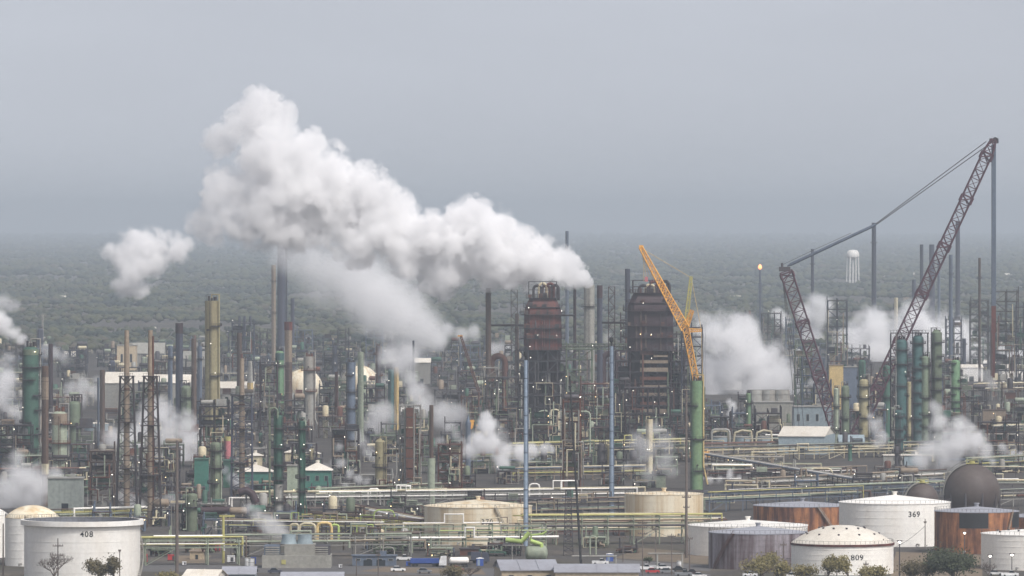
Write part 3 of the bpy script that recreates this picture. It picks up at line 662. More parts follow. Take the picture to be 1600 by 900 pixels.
# ================================================================== COLUMNS AND STACKS (photo x, width, top row, foot row)
column('process_column', 'big teal green column with a domed head at the left', 48, 25, 541, 735, 'teal', plats=9, seed=4, bands=[('sage', .93, .975), ('dark', .0, .12)], lm='the big teal column', lamps=3)
stack('exhaust_stack', 'brown and beige banded stack beside the big teal column', 70.5, 11, 572, 790, 'brown', bands=[('tan', .76, .92), ('cream', .22, .3)], plats=0, lm='the brown banded stack')
stack('exhaust_stack', 'slim dark maroon stack right of the brown banded stack', 79, 7, 537, 655, 'darkrust', plats=0, taper=1.15)
stack('exhaust_stack', 'short brown stack between the teal column and lattice stacks', 160, 8, 578, 690, 'brown', plats=0)
stack('exhaust_stack', 'thin pale grey stack left of the short brown stack', 153.5, 3.5, 590, 700, 'bluegrey', plats=0)
column('vertical_vessel', 'grey green domed vessel in steam right of the brown banded stack', 117, 21, 626, 705, 'sage', cat='vessel', plats=1, seed=9, lamps=3)
column('vertical_vessel', 'pale green vessel with brown platforms above the grey shelter', 93, 24, 642, 742, 'palegreen', cat='vessel', plats=3, seed=10, platmat='rust', lamps=0, bands=[('tan', .78, .96)])
def guyed(label, px, wpx, yt, ytd, yb, w0, w1, mat, stripe=None, seed=0, lm=None, dmat='dark'):
    D = DG(yb); k = D / F; o = thing('derrick_stack', label, 'chimney stack', W(px, D), D); h = Z(yt, D); hd = Z(ytd, D); r = wpx * k / 2
    part('shaft', MB().lathe([(r * 1.15, 0), (r * 1.1, h * .6), (r * .85, h), (r * .7, h), (0, h - 1)], 14), mat, o)
    for i in range(4): part('band', MB().cyl(r * 1.2, hd * (i + .8) / 4.2, hd * (i + .8) / 4.2 + .5, 14), 'rust', o)
    if stripe: part('rust_side_pipe', MB().tube([(r * 1.0, -r * .4, 2), (r * .95, -r * .4, h * .97)], r * .42, 8), stripe, o)
    part('derrick', MB().lattice((0, 0, 0), (0, 0, hd), w1 * k, w0 * k, 10, .36, (0, 1, 0), .2), dmat, o)
    for i in range(3):
        z = hd * (.999 - i * .33); ww = (w0 + (w1 - w0) * (i * .33)) * k; pl = MB(); pl.v += [(sx * (ww / 2 + .6), sy * (ww / 2 + .6), z + dz) for dz in (0, .25) for sx, sy in ((-1, -1), (1, -1), (1, 1), (-1, 1))]; pl.f += [(3, 2, 1, 0), (4, 5, 6, 7), (0, 1, 5, 4), (1, 2, 6, 5), (2, 3, 7, 6), (3, 0, 4, 7)]
        for j in range(6): pl.bar((-ww / 2 + ww * j / 5, -ww / 2 - .5, z + .2), (-ww / 2 + ww * j / 5, -ww / 2 - .5, z + 1.3), .08)
        pl.bar((-ww / 2, -ww / 2 - .5, z + 1.25), (ww / 2, -ww / 2 - .5, z + 1.25), .08); part('platform', pl, 'dark', o)
    if lm: mark(lm, px, D)
guyed('tan flare stack held inside the left one of two lattice derricks', 198, 8.5, 516, 588, 806, 20, 33, 'tan', lm='the left lattice stack')
guyed('tan flare stack with a rust orange side pipe inside the right lattice derrick', 235, 8.5, 516, 588, 822, 20, 35, 'tan', stripe='rust', lm='the right lattice stack')
guyed('beige stack inside a tall dark derrick below the rust tipped stack', 378, 8, 560, 618, 778, 30, 33, 'tan', lm='the dark derrick', dmat='navy')
stack('exhaust_stack', 'thick dark stack with a maroon top left of the olive column', 280, 11.5, 505, 668, 'navy', cap=('darkrust', 16), plats=0, lm='the thick dark stack')
stack('exhaust_stack', 'slim grey stack with a platform left of the thick dark stack', 266, 7, 540, 665, 'bluegrey', plats=1)
stack('exhaust_stack', 'brown grey stack just right of the thick dark stack', 303, 8, 529, 672, 'brown', plats=0)
stack('exhaust_stack', 'slim grey green stack touching the olive column', 312, 7.5, 541, 666, 'bluegrey', plats=1)
column('vertical_vessel', 'olive green vessel with black overhead piping between dark stacks', 291, 16, 602, 672, 'sage', cat='vessel', plats=2, seed=12, overhead='black', lamps=0)
column('process_column', 'tall olive yellow column with a framed head at left centre', 331, 22, 470, 712, 'olive', plats=5, seed=13, head='flat', lm='the tall olive column', lamps=2)
column('process_column', 'sage green column below the olive column with yellow piping', 337, 17, 690, 802, 'sage', plats=4, seed=14, lm='the lower sage column', overhead='palegreen')
column('vertical_vessel', 'short sage green vessel with a red top near the foot of the front column', 300, 17, 770, 830, 'sage', cat='vessel', plats=1, seed=15, overhead='palegreen', lamps=1)
column('vertical_vessel', 'faded pink vessel with a yellow top near the green buildings', 357, 13, 682, 750, 'pink', cat='vessel', plats=1, seed=16, bands=[('yellow', .9, 1.0)], lm='the pink vessel', lamps=0)
stack('exhaust_stack', 'grey brown stack behind the rust tipped stack', 374, 8, 520, 655, 'brown', plats=0)
stack('exhaust_stack', 'thin rust tipped stack above the dark derrick', 377.5, 4.2, 553, 690, 'rust', plats=0, lm='the rust tipped stack')
stack('vent_stack', 'pale tapering vent with an orange foot beside the rust tipped stack', 391, 6, 564, 640, 'pale', plats=0, taper=2.0, base=('sand', 10, 598), cat='vent')
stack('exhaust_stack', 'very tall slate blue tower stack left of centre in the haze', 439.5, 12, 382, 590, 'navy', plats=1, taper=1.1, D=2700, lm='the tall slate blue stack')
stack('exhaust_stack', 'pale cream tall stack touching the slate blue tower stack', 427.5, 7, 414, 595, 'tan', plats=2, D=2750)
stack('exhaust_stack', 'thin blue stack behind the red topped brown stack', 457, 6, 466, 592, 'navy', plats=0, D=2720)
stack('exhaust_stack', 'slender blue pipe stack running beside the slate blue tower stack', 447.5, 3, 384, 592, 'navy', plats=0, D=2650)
stack('exhaust_stack', 'brown stack with a dark red cap left of centre', 450.5, 12, 503, 668, 'tan', cap=('redrust', 13), bands=[('brown', 0, .62)], plats=0, lm='the red capped stack')
column('process_column', 'light green column with white fittings left of the red capped stack', 437, 13, 548, 672, 'green', plats=4, seed=17, lm='the light green column', lamps=5, bands=[('bluegreen', .88, .97)])
column('process_column', 'deep green column with a tall goose neck pipe at front', 435.5, 13.5, 648, 803, 'deepgreen', plats=5, seed=18, skirt=('pale', .3), lm='the goose neck column', lamps=2)
def gooseneck(label, px, x2, yt, yb, D, rp, mat):
    k = D / F; o = thing('overhead_pipe', label, 'pipe', W(px, D), D - 1.5); r = rp * k; zt = Z(yt, D); dx = (x2 - px) * k; a = dx / 2
    part('pipe', MB().tube([(0, 0, 0), (0, 0, zt - a)] + [(a - a * math.cos(t * math.pi / 8), 0, zt - a + a * math.sin(t * math.pi / 8)) for t in range(1, 9)] + [(dx, 0, zt - a - 2.5)], r, 10), mat, o)
    cl = MB()
    for i in range(6): cl.cyl(r * 1.25, (zt - a) * (i + .6) / 6.4, (zt - a) * (i + .6) / 6.4 + .35, 10)
    part('pipe_clamp', cl, 'dark', o)
gooseneck('pale goose neck pipe curving over the deep green column', 421.5, 434, 637, 803, DG(803), 1.7, 'sage')
column('process_column', 'slim deep green column right of the goose neck column', 471, 9.5, 657, 815, 'deepgreen', plats=6, seed=19, lm='the slim deep green column', lamps=3)
column('process_column', 'pale grey column with a dark manhole near the left cream sphere', 483, 18, 557, 672, 'pale', plats=3, seed=20, head='flat', lm='the pale grey column', platmat='rust')
column('process_column', 'grey column standing beside a smooth pale green stack', 549, 13, 566, 690, 'bluegrey', plats=4, seed=21, head='flat', lm='the twin grey column', platmat='dark')
stack('exhaust_stack', 'smooth pale green stack beside the twin grey column', 563.5, 9.5, 550, 690, 'palegreen', plats=0, lm='the smooth pale stack')
stack('mast', 'thin dark mast rising above the twin grey column', 545, 1.8, 512, 600, 'navy', plats=0, D=2400, cat='mast')
column('process_column', 'grey brown column left of the second steam plume foot', 591, 8, 540, 650, 'steel', plats=4, seed=22, platmat='rust')
stack('exhaust_stack', 'dark grey slim stack in front of the second steam plume', 646, 3.2, 532, 640, 'navy', plats=0)
column('process_column', 'dull green short column beside a sand yellow stack', 611, 9, 577, 670, 'bluegreen', plats=2, seed=23)
stack('exhaust_stack', 'sand yellow short stack left of the steam curtain', 619.5, 7.5, 574, 672, 'sand', plats=0)
column('process_column', 'olive yellow column with a knobbed top at centre left', 594, 16, 690, 778, 'olive', plats=3, seed=24, head='cone', lm='the knobbed olive column', overhead='olive')
stack('exhaust_stack', 'brown stack standing on a pale green cylinder at centre', 674, 6.5, 633, 786, 'brown', plats=0, base=('palegreen', 11.5, 716), lm='the brown stack on green')
stack('exhaust_stack', 'blue grey pointed stack left of the middle steam burst', 731.5, 8, 660, 748, 'bluegrey', plats=0, cap=('bluegrey', 6))
part('pointed_tip', MB().lathe([(.95, Z(660, DG(748)) - .1), (.1, Z(648, DG(748))), (0, Z(648, DG(748)))], 14), 'bluegrey', ALL[-1]); mark('the pointed blue stack', 731, DG(748))
for lab, px, yt, yb, lm in (('tall light blue flare pole with a black tip at centre', 821.5, 549, 853, 'the left light blue pole'), ('tall light blue flare pole with a black tip left of the dark tower', 955.5, 527, 808, 'the right light blue pole')):
    D = DG(yb); k = D / F; o = thing('flare_pole', lab, 'flare stack', W(px, D), D); h = Z(yt, D); r = 3.4 * k; hs_ = Z(yt + 14, D)
    part('shaft', MB().lathe([(r * 1.1, 0), (r * .8, hs_), (0, hs_)], 14), 'skyblue', o); part('tip', MB().lathe([(r * .45, hs_ - .1), (r * .45, h - 2), (r * .95, h - 1.6), (r * .95, h), (0, h)], 12), 'black', o)
    rg = MB()
    for i in range(1, 10): rg.cyl(r * (1.1 - .3 * i / 10) * 1.09, hs_ * i / 10, hs_ * i / 10 + .4, 14)
    part('flange', rg, 'bluegrey', o); part('side_pipe', MB().tube([(r * 1.1, -.3, 0), (r * .95, -.3, hs_)], .16, 6), 'bluegrey', o); mark(lm, px, D)
stack('exhaust_stack', 'dark brown stack left of the rust red coker tower', 763, 8.5, 450, 664, 'brown', plats=0, lm='the dark brown stack', taper=1.05)
stack('exhaust_stack', 'grey brown stack touching the left side of the rust red coker', 807.5, 6, 490, 664, 'brown', plats=1)
stack('exhaust_stack', 'thin tall far stack rising above the right end of the big plume', 886, 5, 361, 560, 'bluegrey', plats=2, taper=1.1)
stack('exhaust_stack', 'thin black stack right of the rust red coker', 898, 4.6, 430, 663, 'darkrust', plats=0, lm='the thin black stack', taper=1.1)
stack('exhaust_stack', 'fat pale grey stack at the root of the big steam plume', 920.5, 17, 445, 655, 'concrete', plats=1, lm='the fat pale stack')
stack('exhaust_stack', 'dark purple stack between the two coker towers', 937, 8.5, 446, 668, 'navy', cap=('darkrust', 20), plats=0, lm='the dark purple stack', taper=1.15)
stack('exhaust_stack', 'hazy blue column stack just left of the dark maroon coker', 980.5, 8, 420, 640, 'navy', plats=2, taper=1.0)
for lab, px0, px1, yt, yb, mat, rp in (('thick brown duct bending over beside the dark brown stack', 768, 789, 556, 662, 'rust', 5), ('thick dark purple duct bending down left of the dark maroon coker', 942, 965, 552, 664, 'darkrust', 5)):
    D = DG(yb); k = D / F; a = (px1 - px0) * k / 2; zt = Z(yt, D); o = thing('gas_duct', lab, 'duct', W(px0, D), D - 4)
    part('duct', MB().tube([(0, 0, zt - a - 14), (0, 0, zt - a)] + [(a - a * math.cos(t * math.pi / 8), 0, zt - a + a * math.sin(t * math.pi / 8)) for t in range(1, 9)] + [(2 * a, 0, 0)], rp * k, 12), mat, o)
    part('duct_flange', MB().cyl(rp * k * 1.2, zt - a - 9, zt - a - 8, 12, (2 * a, 0)), 'dark', o)
    part('duct_leg', MB().tube([(0, 0, 0), (0, 0, zt - a - 14)], rp * k * .5, 8), mat, o)
column('process_column', 'big bright green column under the orange crane', 1088.5, 20, 595, 765, 'green', plats=3, seed=31, head='flat', lm='the big green column', ladder=True, overhead='sand', lamps=0, top=True)
column('process_column', 'small green column in the yard right of the big green column', 1169.5, 8.5, 614, 684, 'green', plats=3, seed=32, lm='the small green column', lamps=2)
D = 3500 * KD; o = thing('flare_stack', 'thin far flare stack with an orange flame right of the cranes', 'flare stack', W(1187.5, D), D); hh = Z(421, D)
part('shaft', MB().lathe([(1.3, 0), (.9, hh), (0, hh)], 10), 'navy', o); part('flame', MB().lathe([(0, hh - .2), (1.2, hh + .6), (1.9, hh + 2.0), (1.3, hh + 3.6), (.4, hh + 4.6), (0, hh + 5)], 12), FLAME, o); part('guy_frame', MB().lattice((0, 0, 0), (0, 0, hh * .8), 7, 3, 12, .3, (0, 1, 0)), 'bluegrey', o)
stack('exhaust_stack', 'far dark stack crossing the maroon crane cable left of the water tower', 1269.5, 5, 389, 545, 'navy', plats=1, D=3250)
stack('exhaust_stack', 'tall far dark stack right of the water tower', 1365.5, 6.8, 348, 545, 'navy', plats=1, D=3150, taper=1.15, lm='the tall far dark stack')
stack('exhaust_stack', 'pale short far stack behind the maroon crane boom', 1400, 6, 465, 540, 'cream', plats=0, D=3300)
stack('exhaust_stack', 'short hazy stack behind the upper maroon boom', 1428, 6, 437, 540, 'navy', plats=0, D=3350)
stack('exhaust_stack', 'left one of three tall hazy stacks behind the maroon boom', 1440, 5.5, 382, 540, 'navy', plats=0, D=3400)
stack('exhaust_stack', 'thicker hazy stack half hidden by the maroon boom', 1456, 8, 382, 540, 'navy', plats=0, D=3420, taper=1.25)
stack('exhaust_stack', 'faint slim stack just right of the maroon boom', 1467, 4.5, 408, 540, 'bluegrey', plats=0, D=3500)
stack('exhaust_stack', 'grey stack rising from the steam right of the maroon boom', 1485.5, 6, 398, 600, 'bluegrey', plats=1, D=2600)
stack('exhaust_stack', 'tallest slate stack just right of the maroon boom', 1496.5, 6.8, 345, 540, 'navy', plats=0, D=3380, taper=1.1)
stack('exhaust_stack', 'thin brown grey stack near the right hand far coker', 1530.5, 4, 403, 610, 'brown', plats=2, D=2450)
column('process_column', 'rust orange column being lifted under the crane ropes', 1551, 7, 508, 606, 'rust', plats=0, seed=33, head='flat', ladder=False, lamps=0, D=2330)
for i, (lab, px, wp, yt, yb, mat, pl) in enumerate((
    ('teal column left of a pair under a joining walkway', 1408.5, 17, 530, 706, 'bluegreen', 8), ('teal column right of a pair under a joining walkway', 1434.5, 17, 524, 706, 'bluegreen', 9),
    ('thick sage column with a cone head among the right hand green columns', 1463.5, 17, 520, 704, 'sage', 9), ('yellow green column in front of the right hand teal pair', 1446, 12, 556, 712, 'sage', 6),
    ('bright green column farthest right of the right hand group', 1493, 15, 562, 690, 'green', 11), ('slim dark green column behind the maroon boom foot', 1385.5, 12, 570, 692, 'teal', 4),
    ('olive column left of the maroon boom foot', 1350, 15, 592, 700, 'olive', 6), ('pale green thin column at the maroon mast foot', 1306.5, 8, 606, 700, 'palegreen', 2), ('olive column just right of the maroon mast foot', 1321, 12, 602, 700, 'sage', 3),
    ('teal blue squat column beside the turquoise box', 1404.5, 14, 640, 716, 'bluegreen', 4), ('slim pale olive column left of the right hand teal pair', 1420.5, 7, 596, 708, 'olive', 3), ('dark teal short column near the maroon boom foot', 1347, 11, 562, 680, 'teal', 3))):
    column('process_column', lab, px, wp, yt, yb, mat, plats=pl, seed=40 + i, lamps=1, head='cone' if 'cone' in lab else 'dome', lm={0: 'the left teal twin', 2: 'the cone headed column', 4: 'the far right green column', 6: 'the olive column by the crane'}.get(i))
D = DG(706); o = thing('walkway_bridge', 'dark walkway joining the heads of the two teal columns', 'walkway', W(1421, D), D); zz = Z(521, D); b = MB(); b.box(0, -1, zz, 60 * D / F, 2.4, .4)
for i in range(13): x = (-30 + i * 5) * D / F; b.bar((x, -2.2, zz), (x, -2.2, zz + 1.6), .12)
b.bar((-30 * D / F, -2.2, zz + 1.6), (30 * D / F, -2.2, zz + 1.6), .12); part('deck', b, 'dark', o)
lg = MB()
for e in (-29, 29): lg.bar((e * D / F, 1.5, 0), (e * D / F, 1.5, zz), .5)
part('support_leg', lg, 'dark', o)

# ================================================================== COKER TOWERS
def coker(label, x0, x1, D, rows, clad, frame, seed, lm, stripes=False, fw=1.3):
    D *= KD; k = D / F; px = (x0 + x1) / 2; wd = (x1 - x0) * k; q = rnd(seed); o = thing('coker_tower', label, 'coker tower', W(px, D), D)
    ytop, yslope, ypan, ylow, yopen = rows; zt, zs, zp, zl, zo = (Z(y, D) for y in rows); dp = wd * .9; r = wd / 2
    # clad upper body with sloping shoulders, cut corners
    b = MB(); n = 8
    def octo(s, z, cut=.28): c = s * (1 - cut); return [(s, -c * 1, z), (s, c, z), (c, s, z), (-c, s, z), (-s, c, z), (-s, -c, z), (-c, -s, z), (c, -s, z)]
    rings = [octo(r, zl), octo(r, zp), octo(r * .97, zp + (zs - zp) * .35), octo(r * .72, zs)]
    for rg in rings: b.v += rg
    for i in range(len(rings) - 1):
        for j in range(n): b.f.append((i * n + j, i * n + (j + 1) % n, (i + 1) * n + (j + 1) % n, (i + 1) * n + j))
    b.f.append(tuple(range(n - 1, -1, -1))); b.f.append(tuple(3 * n + j for j in range(n)))
    part('cladding', b, clad, o, False)
    if not stripes: part('lower_cladding', MB().box(0, 0, zl + .02, 2 * r + .3, 1.44 * r, (zp - zl) * .40), 'darkrust', o, False)
    for i in range(6):
        x = q.uniform(-.75, .75) * r; part('riser_pipe', MB().tube([(x, -r - .5, zl), (x, -r - .5, zl + (zp - zl) * q.uniform(.5, 1)), (x, -r * .8, zl + (zp - zl) * 1.02)], q.uniform(.22, .5), 8), q.choice(['dark', 'rust', 'brown', 'redrust', 'steel']), o)
    rb = MB()
    for i in range(9):
        x = -r * .7 + r * 1.4 * i / 8; rb.box(x, -r - .12, zl, .35, .25, zp - zl)
    part('stiffener', rb, clad, o, False)
    for f in (0, .33, .62, 1.0, 1.45, 2.0):
        z = zl + (zp - zl) * f if f <= 1 else zp + (zs - zp) * (f - 1); s_ = r * (1.06 if f <= 1 else 1.02 - .26 * (f - 1)) + 1.3
        if z > zs + .1: continue
        d = MB(); ri = [octo(s_, z), octo(s_, z + .35)]; d.v += ri[0] + ri[1]
        for j in range(n): d.f.append((j, (j + 1) % n, n + (j + 1) % n, n + j))
        d.f += [tuple(range(n - 1, -1, -1)), tuple(n + j for j in range(n))]
        rl = MB()
        for j in range(n):
            p0, p1 = Vector(ri[1][j]), Vector(ri[1][(j + 1) % n])
            for zz in (.7, 1.4): rl.bar(p0 + Vector((0, 0, zz)), p1 + Vector((0, 0, zz)), .13)
            m_ = max(1, int((p1 - p0).length / 1.6))
            for i in range(m_): p = p0 + (p1 - p0) * (i / m_); rl.bar(p, p + Vector((0, 0, 1.4 if q.random() < .8 else 3)), .12)
        wk = part('walkway', d, 'dark' if not stripes else 'darkrust', o); part('railing', rl, 'steel' if not stripes else 'darkrust', wk)
        for j in range(4):
            bx_ = MB(); x = q.uniform(-.8, .8) * s_; bx_.box(x, -s_ + .7, z + .353, q.uniform(.8, 2.4), .9, q.uniform(1, 2.6)); part('equipment_case', bx_, q.choice(['dark', 'rust', 'steel', 'brown']), o, False)
    # overhead pipes
    for i, (m2, e) in enumerate((('dark', -.5), ('cream', -.2), ('redrust', .2), ('dark', .45), ('redrust', -.02))):
        a = r * .2; hh = (zt - zs) * q.uniform(.6, .95) - a; x = e * r
        part('overhead_pipe', MB().tube([(x, -r * .35, zs - 1), (x, -r * .35, zs + hh)] + [(x + a - a * math.cos(t * math.pi / 6), -r * .35, zs + hh + a * math.sin(t * math.pi / 6)) for t in range(1, 7)] + [(x + 2 * a, -r * .35, zs - 1)], .75, 8), m2, o)
    tf = MB()
    for x in (-r * .75, 0, r * .75):
        for y in (-r * .6, r * .6): tf.bar((x, y, zs), (x, y, zt), .3)
    for z in (zs + (zt - zs) * .5, zt):
        for y in (-r * .6, r * .6): tf.bar((-r * .75, y, z), (r * .75, y, z), .28)
        for x in (-r * .75, r * .75): tf.bar((x, -r * .6, z), (x, r * .6, z), .28)
    part('head_frame', tf, frame, o)
    # open structure below with drums inside
    fr = MB(); nl = 8; xs = [-r * fw + 2 * fw * r * i / 5 for i in range(6)]; ys = (-r * .95, 0, r * .95)
    for x in xs:
        for y in ys: fr.bar((x, y, 0), (x, y, zl), .55)
    for li in range(nl + 1):
        z = zl * li / nl
        for y in ys: fr.bar((xs[0], y, z), (xs[-1], y, z), .45)
        for x in xs: fr.bar((x, ys[0], z), (x, ys[-1], z), .4)
        if li < nl:
            for i in range(5):
                for y in (ys[0], ys[2]):
                    if q.random() < .6:
                        z2 = zl * (li + 1) / nl; a_, b_ = (xs[i], xs[i + 1]) if q.random() < .5 else (xs[i + 1], xs[i]); fr.bar((a_, y, z), (b_, y, z2), .4)
    part('frame', fr, frame, o)
    for li in range(1, nl):
        z = zl * li / nl; d = MB(); d.box(0, 0, z + .3, 2.1 * fw * r, 2 * r, .25)
        for zz in (.7, 1.3): d.bar((-1.05 * fw * r, -r - .1, z + zz), (1.05 * fw * r, -r - .1, z + zz), .08)
        for i in range(14): x = -1.05 * fw * r + 2.1 * fw * r * i / 13; d.bar((x, -r - .1, z + .3), (x, -r - .1, z + 1.3), .07)
        part('deck', d, 'dark', o)
    for e in (-.5, .5): part('coke_drum', MB().lathe([(0, zl * .12), (r * .15, zl * .14), (r * .47, zl * .3), (r * .47, zl - .2), (0, zl - .1)], 20, (e * r, .1 * r, 0)), 'darkrust', o)
    part('inner_housing', MB().box(0, r * .45, 0, 1.85 * fw * r, .8 * r, zl * .82).box(0, r * .45, zl * .82, 1.9 * r, .8 * r, zl * .17), 'dark', o, False)
    for i in range(14):
        x = q.uniform(-fw, fw) * r; zz = q.uniform(.05, .8) * zl; rr = q.uniform(.7, 1.8); part('vessel', MB().lathe([(0, 0), (rr, 0), (rr, rr * 3), (rr * .6, rr * 3.5), (0, rr * 3.6)], 10, (x, -r * .6, int(zz / (zl / nl)) * zl / nl + .55)), q.choice(['dark', 'steel', 'rust', 'darkrust', 'sage', 'pale', 'brown']), o)
    if stripes:
        for i in range(9):
            z = Z(549 + i * 13.0, D); part('wind_panel', MB().box(r * .16, -r * 1.0 - .5, z - 1.6, r * 1.22, .25, q.uniform(1.5, 2.4)), 'tan' if i % 3 else 'rust', o, False)
        part('wind_panel', MB().box(r * .45, -r * 1.0 - .5, Z(557, D), r * .62, .25, 3.0), 'tan', o, False)
    # stair tower on the left
    st = MB(); X = -r * fw - 2.2; hs2 = zs + (zt - zs) * (.5); m_ = int(hs2 / 3.2)
    for x in (X - 1.6, X + 1.6):
        for y in (-r * .6, -r * .6 + 5): st.bar((x, y, 0), (x, y, hs2), .26)
    for i in range(m_):
        z = hs2 * i / m_; z2 = hs2 * (i + 1) / m_; a_, b_ = (X - 1.5, X + 1.5) if i % 2 else (X + 1.5, X - 1.5)
        st.bar((a_, -r * .6, z), (b_, -r * .6, z2), .28); st.bar((a_, -r * .6, z + 1.1), (b_, -r * .6, z2 + 1.1), .1); st.box(X, -r * .6 + 2.5, z2, 3.4, 5, .15)
    part('stair_tower', st, frame if not stripes else 'darkrust', o)
    for i in range(5):
        x = q.uniform(-1.2, 1.3) * r; part('pipe', MB().tube([(x, -r - 1, 0), (x, -r - 1, q.uniform(.4, 1) * zl)], q.uniform(.25, .5), 8), q.choice(['rust', 'steel', 'sage', 'pale']), o)
    for i in range(12): bulb(o, q.uniform(-1.05, 1.05) * r, -r * 1.08 - 1.0, q.choice([zl * j / nl for j in range(2, nl + 1)] + [zp, zl + (zp - zl) * .33, zp + 2]) + q.uniform(1.6, 2.3), .33, q.random() < .12)
    mark(lm, px, D); return o
coker('rust red coker tower with open steelwork below and lamps', 819, 877, 1880, (440, 466, 492, 547, 600), 'redrust', 'steel', 3, 'the rust red coker')
coker('dark maroon coker tower with tan striped lower decks', 980, 1051, 1880, (438, 458, 486, 548, 600), 'darkrust', 'darkrust', 4, 'the dark maroon coker', True, 1.5)
# structures hugging the cokers
for (px, wp, yt, yb, mat, sd, lv, lb) in ((905, 40, 546, 690, 'sage', 1, 9, 'green and brown process tower between the rust red coker and the fat pale stack'), (893, 26, 628, 780, 'rust', 2, 10, 'tall dark rusty frame tower in front of the left coker'),
        (845, 70, 600, 712, 'dark', 3, 6, 'broad dark frame at the foot of the rust red coker'), (785, 50, 590, 700, 'steel', 4, 7, 'grey braced frame left of the rust red coker'), (1012, 70, 606, 705, 'darkrust', 5, 7, 'broad dark frame at the foot of the dark maroon coker'),
        (1081, 32, 512, 690, 'navy', 6, 12, 'tall dark green frame behind the orange crane boom'), (968, 30, 600, 690, 'darkrust', 7, 6, 'dark frame between the two cokers'), (1064, 26, 522, 684, 'dark', 17, 13, 'dark tall frame hugging the right side of the dark maroon coker'), (1000, 60, 500, 676, 'darkrust', 8, 14, 'dark lattice stair frame clinging behind the dark maroon coker'),
        (768, 22, 575, 700, 'pale', 9, 8, 'pale clad narrow tower beside the dark brown stack'), (930, 45, 600, 700, 'rust', 10, 6, 'rusty frame with red decks right of the rust red coker')):
    frame_unit('process_structure', px, wp, yt, yb, mat, seed=sd, levels=lv, label=lb, lamps=5, fill=.8, pipes=7, bars=.45)
    tag(ALL.pop(), lb, 'process structure')
# more tall frames with a look of their own
for (px, wp, yt, yb, mat, sd, lv, lb, lmk) in ((641, 32, 634, 772, 'pale', 21, 9, 'pale grey tall frame around a brown panelled riser at centre', 'the brown panelled riser'), (1308, 30, 470, 618, 'navy', 22, 11, 'tall slate blue lattice tower behind the maroon mast', 'the slate lattice tower'),
        (1572, 36, 456, 610, 'darkrust', 23, 10, 'far purple grey coker frame at the right edge', 'the far right coker frame'), (1600, 26, 480, 612, 'navy', 24, 8, 'far slate frame cut by the right edge', None), (703, 36, 695, 775, 'rust', 25, 6, 'red brown crowded frame right of the brown stack on green', 'the red brown frame'),
        (540, 40, 672, 760, 'dark', 26, 5, 'dark frame with a cylinder right of the slim deep green column', None), (420, 26, 570, 680, 'darkrust', 27, 8, 'dark maroon narrow frame left of the light green column', 'the maroon narrow frame'), (380, 34, 505, 600, 'navy', 28, 7, 'far slate blue furnace with three short stacks', 'the far slate furnace'),
        (250, 60, 700, 770, 'steel', 29, 4, 'grey frame in steam behind the lattice stacks', None), (25, 50, 665, 740, 'dark', 30, 5, 'dark crowded frame at the foot of the big teal column', None), (160, 36, 705, 790, 'brown', 31, 5, 'brown frame right of the grey shelter', None), (335, 44, 635, 730, 'dark', 32, 6, 'dark crowded frame around the foot of the olive column', None),
        (1560, 60, 660, 720, 'dark', 33, 4, 'dark frame around a brown hut at the right', None), (1255, 26, 540, 640, 'sage', 34, 6, 'pale green frame left of the maroon mast foot', None)):
    frame_unit('process_structure', px, wp, yt, yb, mat, seed=sd, levels=lv, label=lb, lamps=3, fill=.85, pipes=6, lm=lmk, bars=.42)
    tag(ALL.pop(), lb, 'process structure')
D = DG(772); o = thing('panelled_riser', 'brown panelled riser climbing inside the pale grey frame', 'riser', W(640.5, D), D - 8.2); b = MB()
for i in range(8): b.box(0, 0, Z(762 - i * 16, D), 11 * D / F, 2, 14 * D / F)
part('panel', b, 'rust', o, False); sp_ = MB()
for e in (-6.5, 6.5): sp_.bar((e * D / F, 0, 0), (e * D / F, 0, Z(632, D)), .5)
part('support_post', sp_, 'pale', o)
for px in (374, 382, 391): stack('exhaust_stack', {374: 'leftmost', 382: 'middle', 391: 'rightmost'}[px] + ' of three short stacks on the far slate blue furnace', px, 4, 494, 600, 'navy', plats=0, D=2520)

for lab, x0, x1, y0, y1, D, n in (('dark pipe bridge from the dark brown stack to the rust red coker', 767, 818, 507, 510, 1905, 1), ('lattice pipe bridge between the thin black stack and the dark maroon coker', 872, 985, 537, 546, 1900, 2), ('thin brown bridge between the dark purple stack and the dark maroon coker', 940, 985, 503, 506, 1905, 1), ('thin pipe line from the rust red coker to the thin black stack', 874, 898, 492, 494, 1905, 1)):
    D *= KD; k = D / F; o = thing('pipe_bridge', lab, 'pipe bridge', W(x0, D), D); L_ = (x1 - x0) * k
    if n == 1: part('beam', MB().box(L_ / 2, 0, Z(y1, D), L_, .7, (y1 - y0) * k * .8), 'dark', o, False); part('pipe', MB().tube([(0, -.6, Z(y0, D)), (L_, -.6, Z(y0, D))], .22, 6), 'steel', o)
    else: part('truss', MB().lattice((0, 0, Z(541.5, D)), (L_, 0, Z(541.5, D)), 2.8, 2.8, 14, .38, (0, 0, 1), .24), 'sage', o); part('pipe', MB().tube([(0, 0, Z(541, D)), (L_, 0, Z(541, D))], .6, 8), 'pale', o)
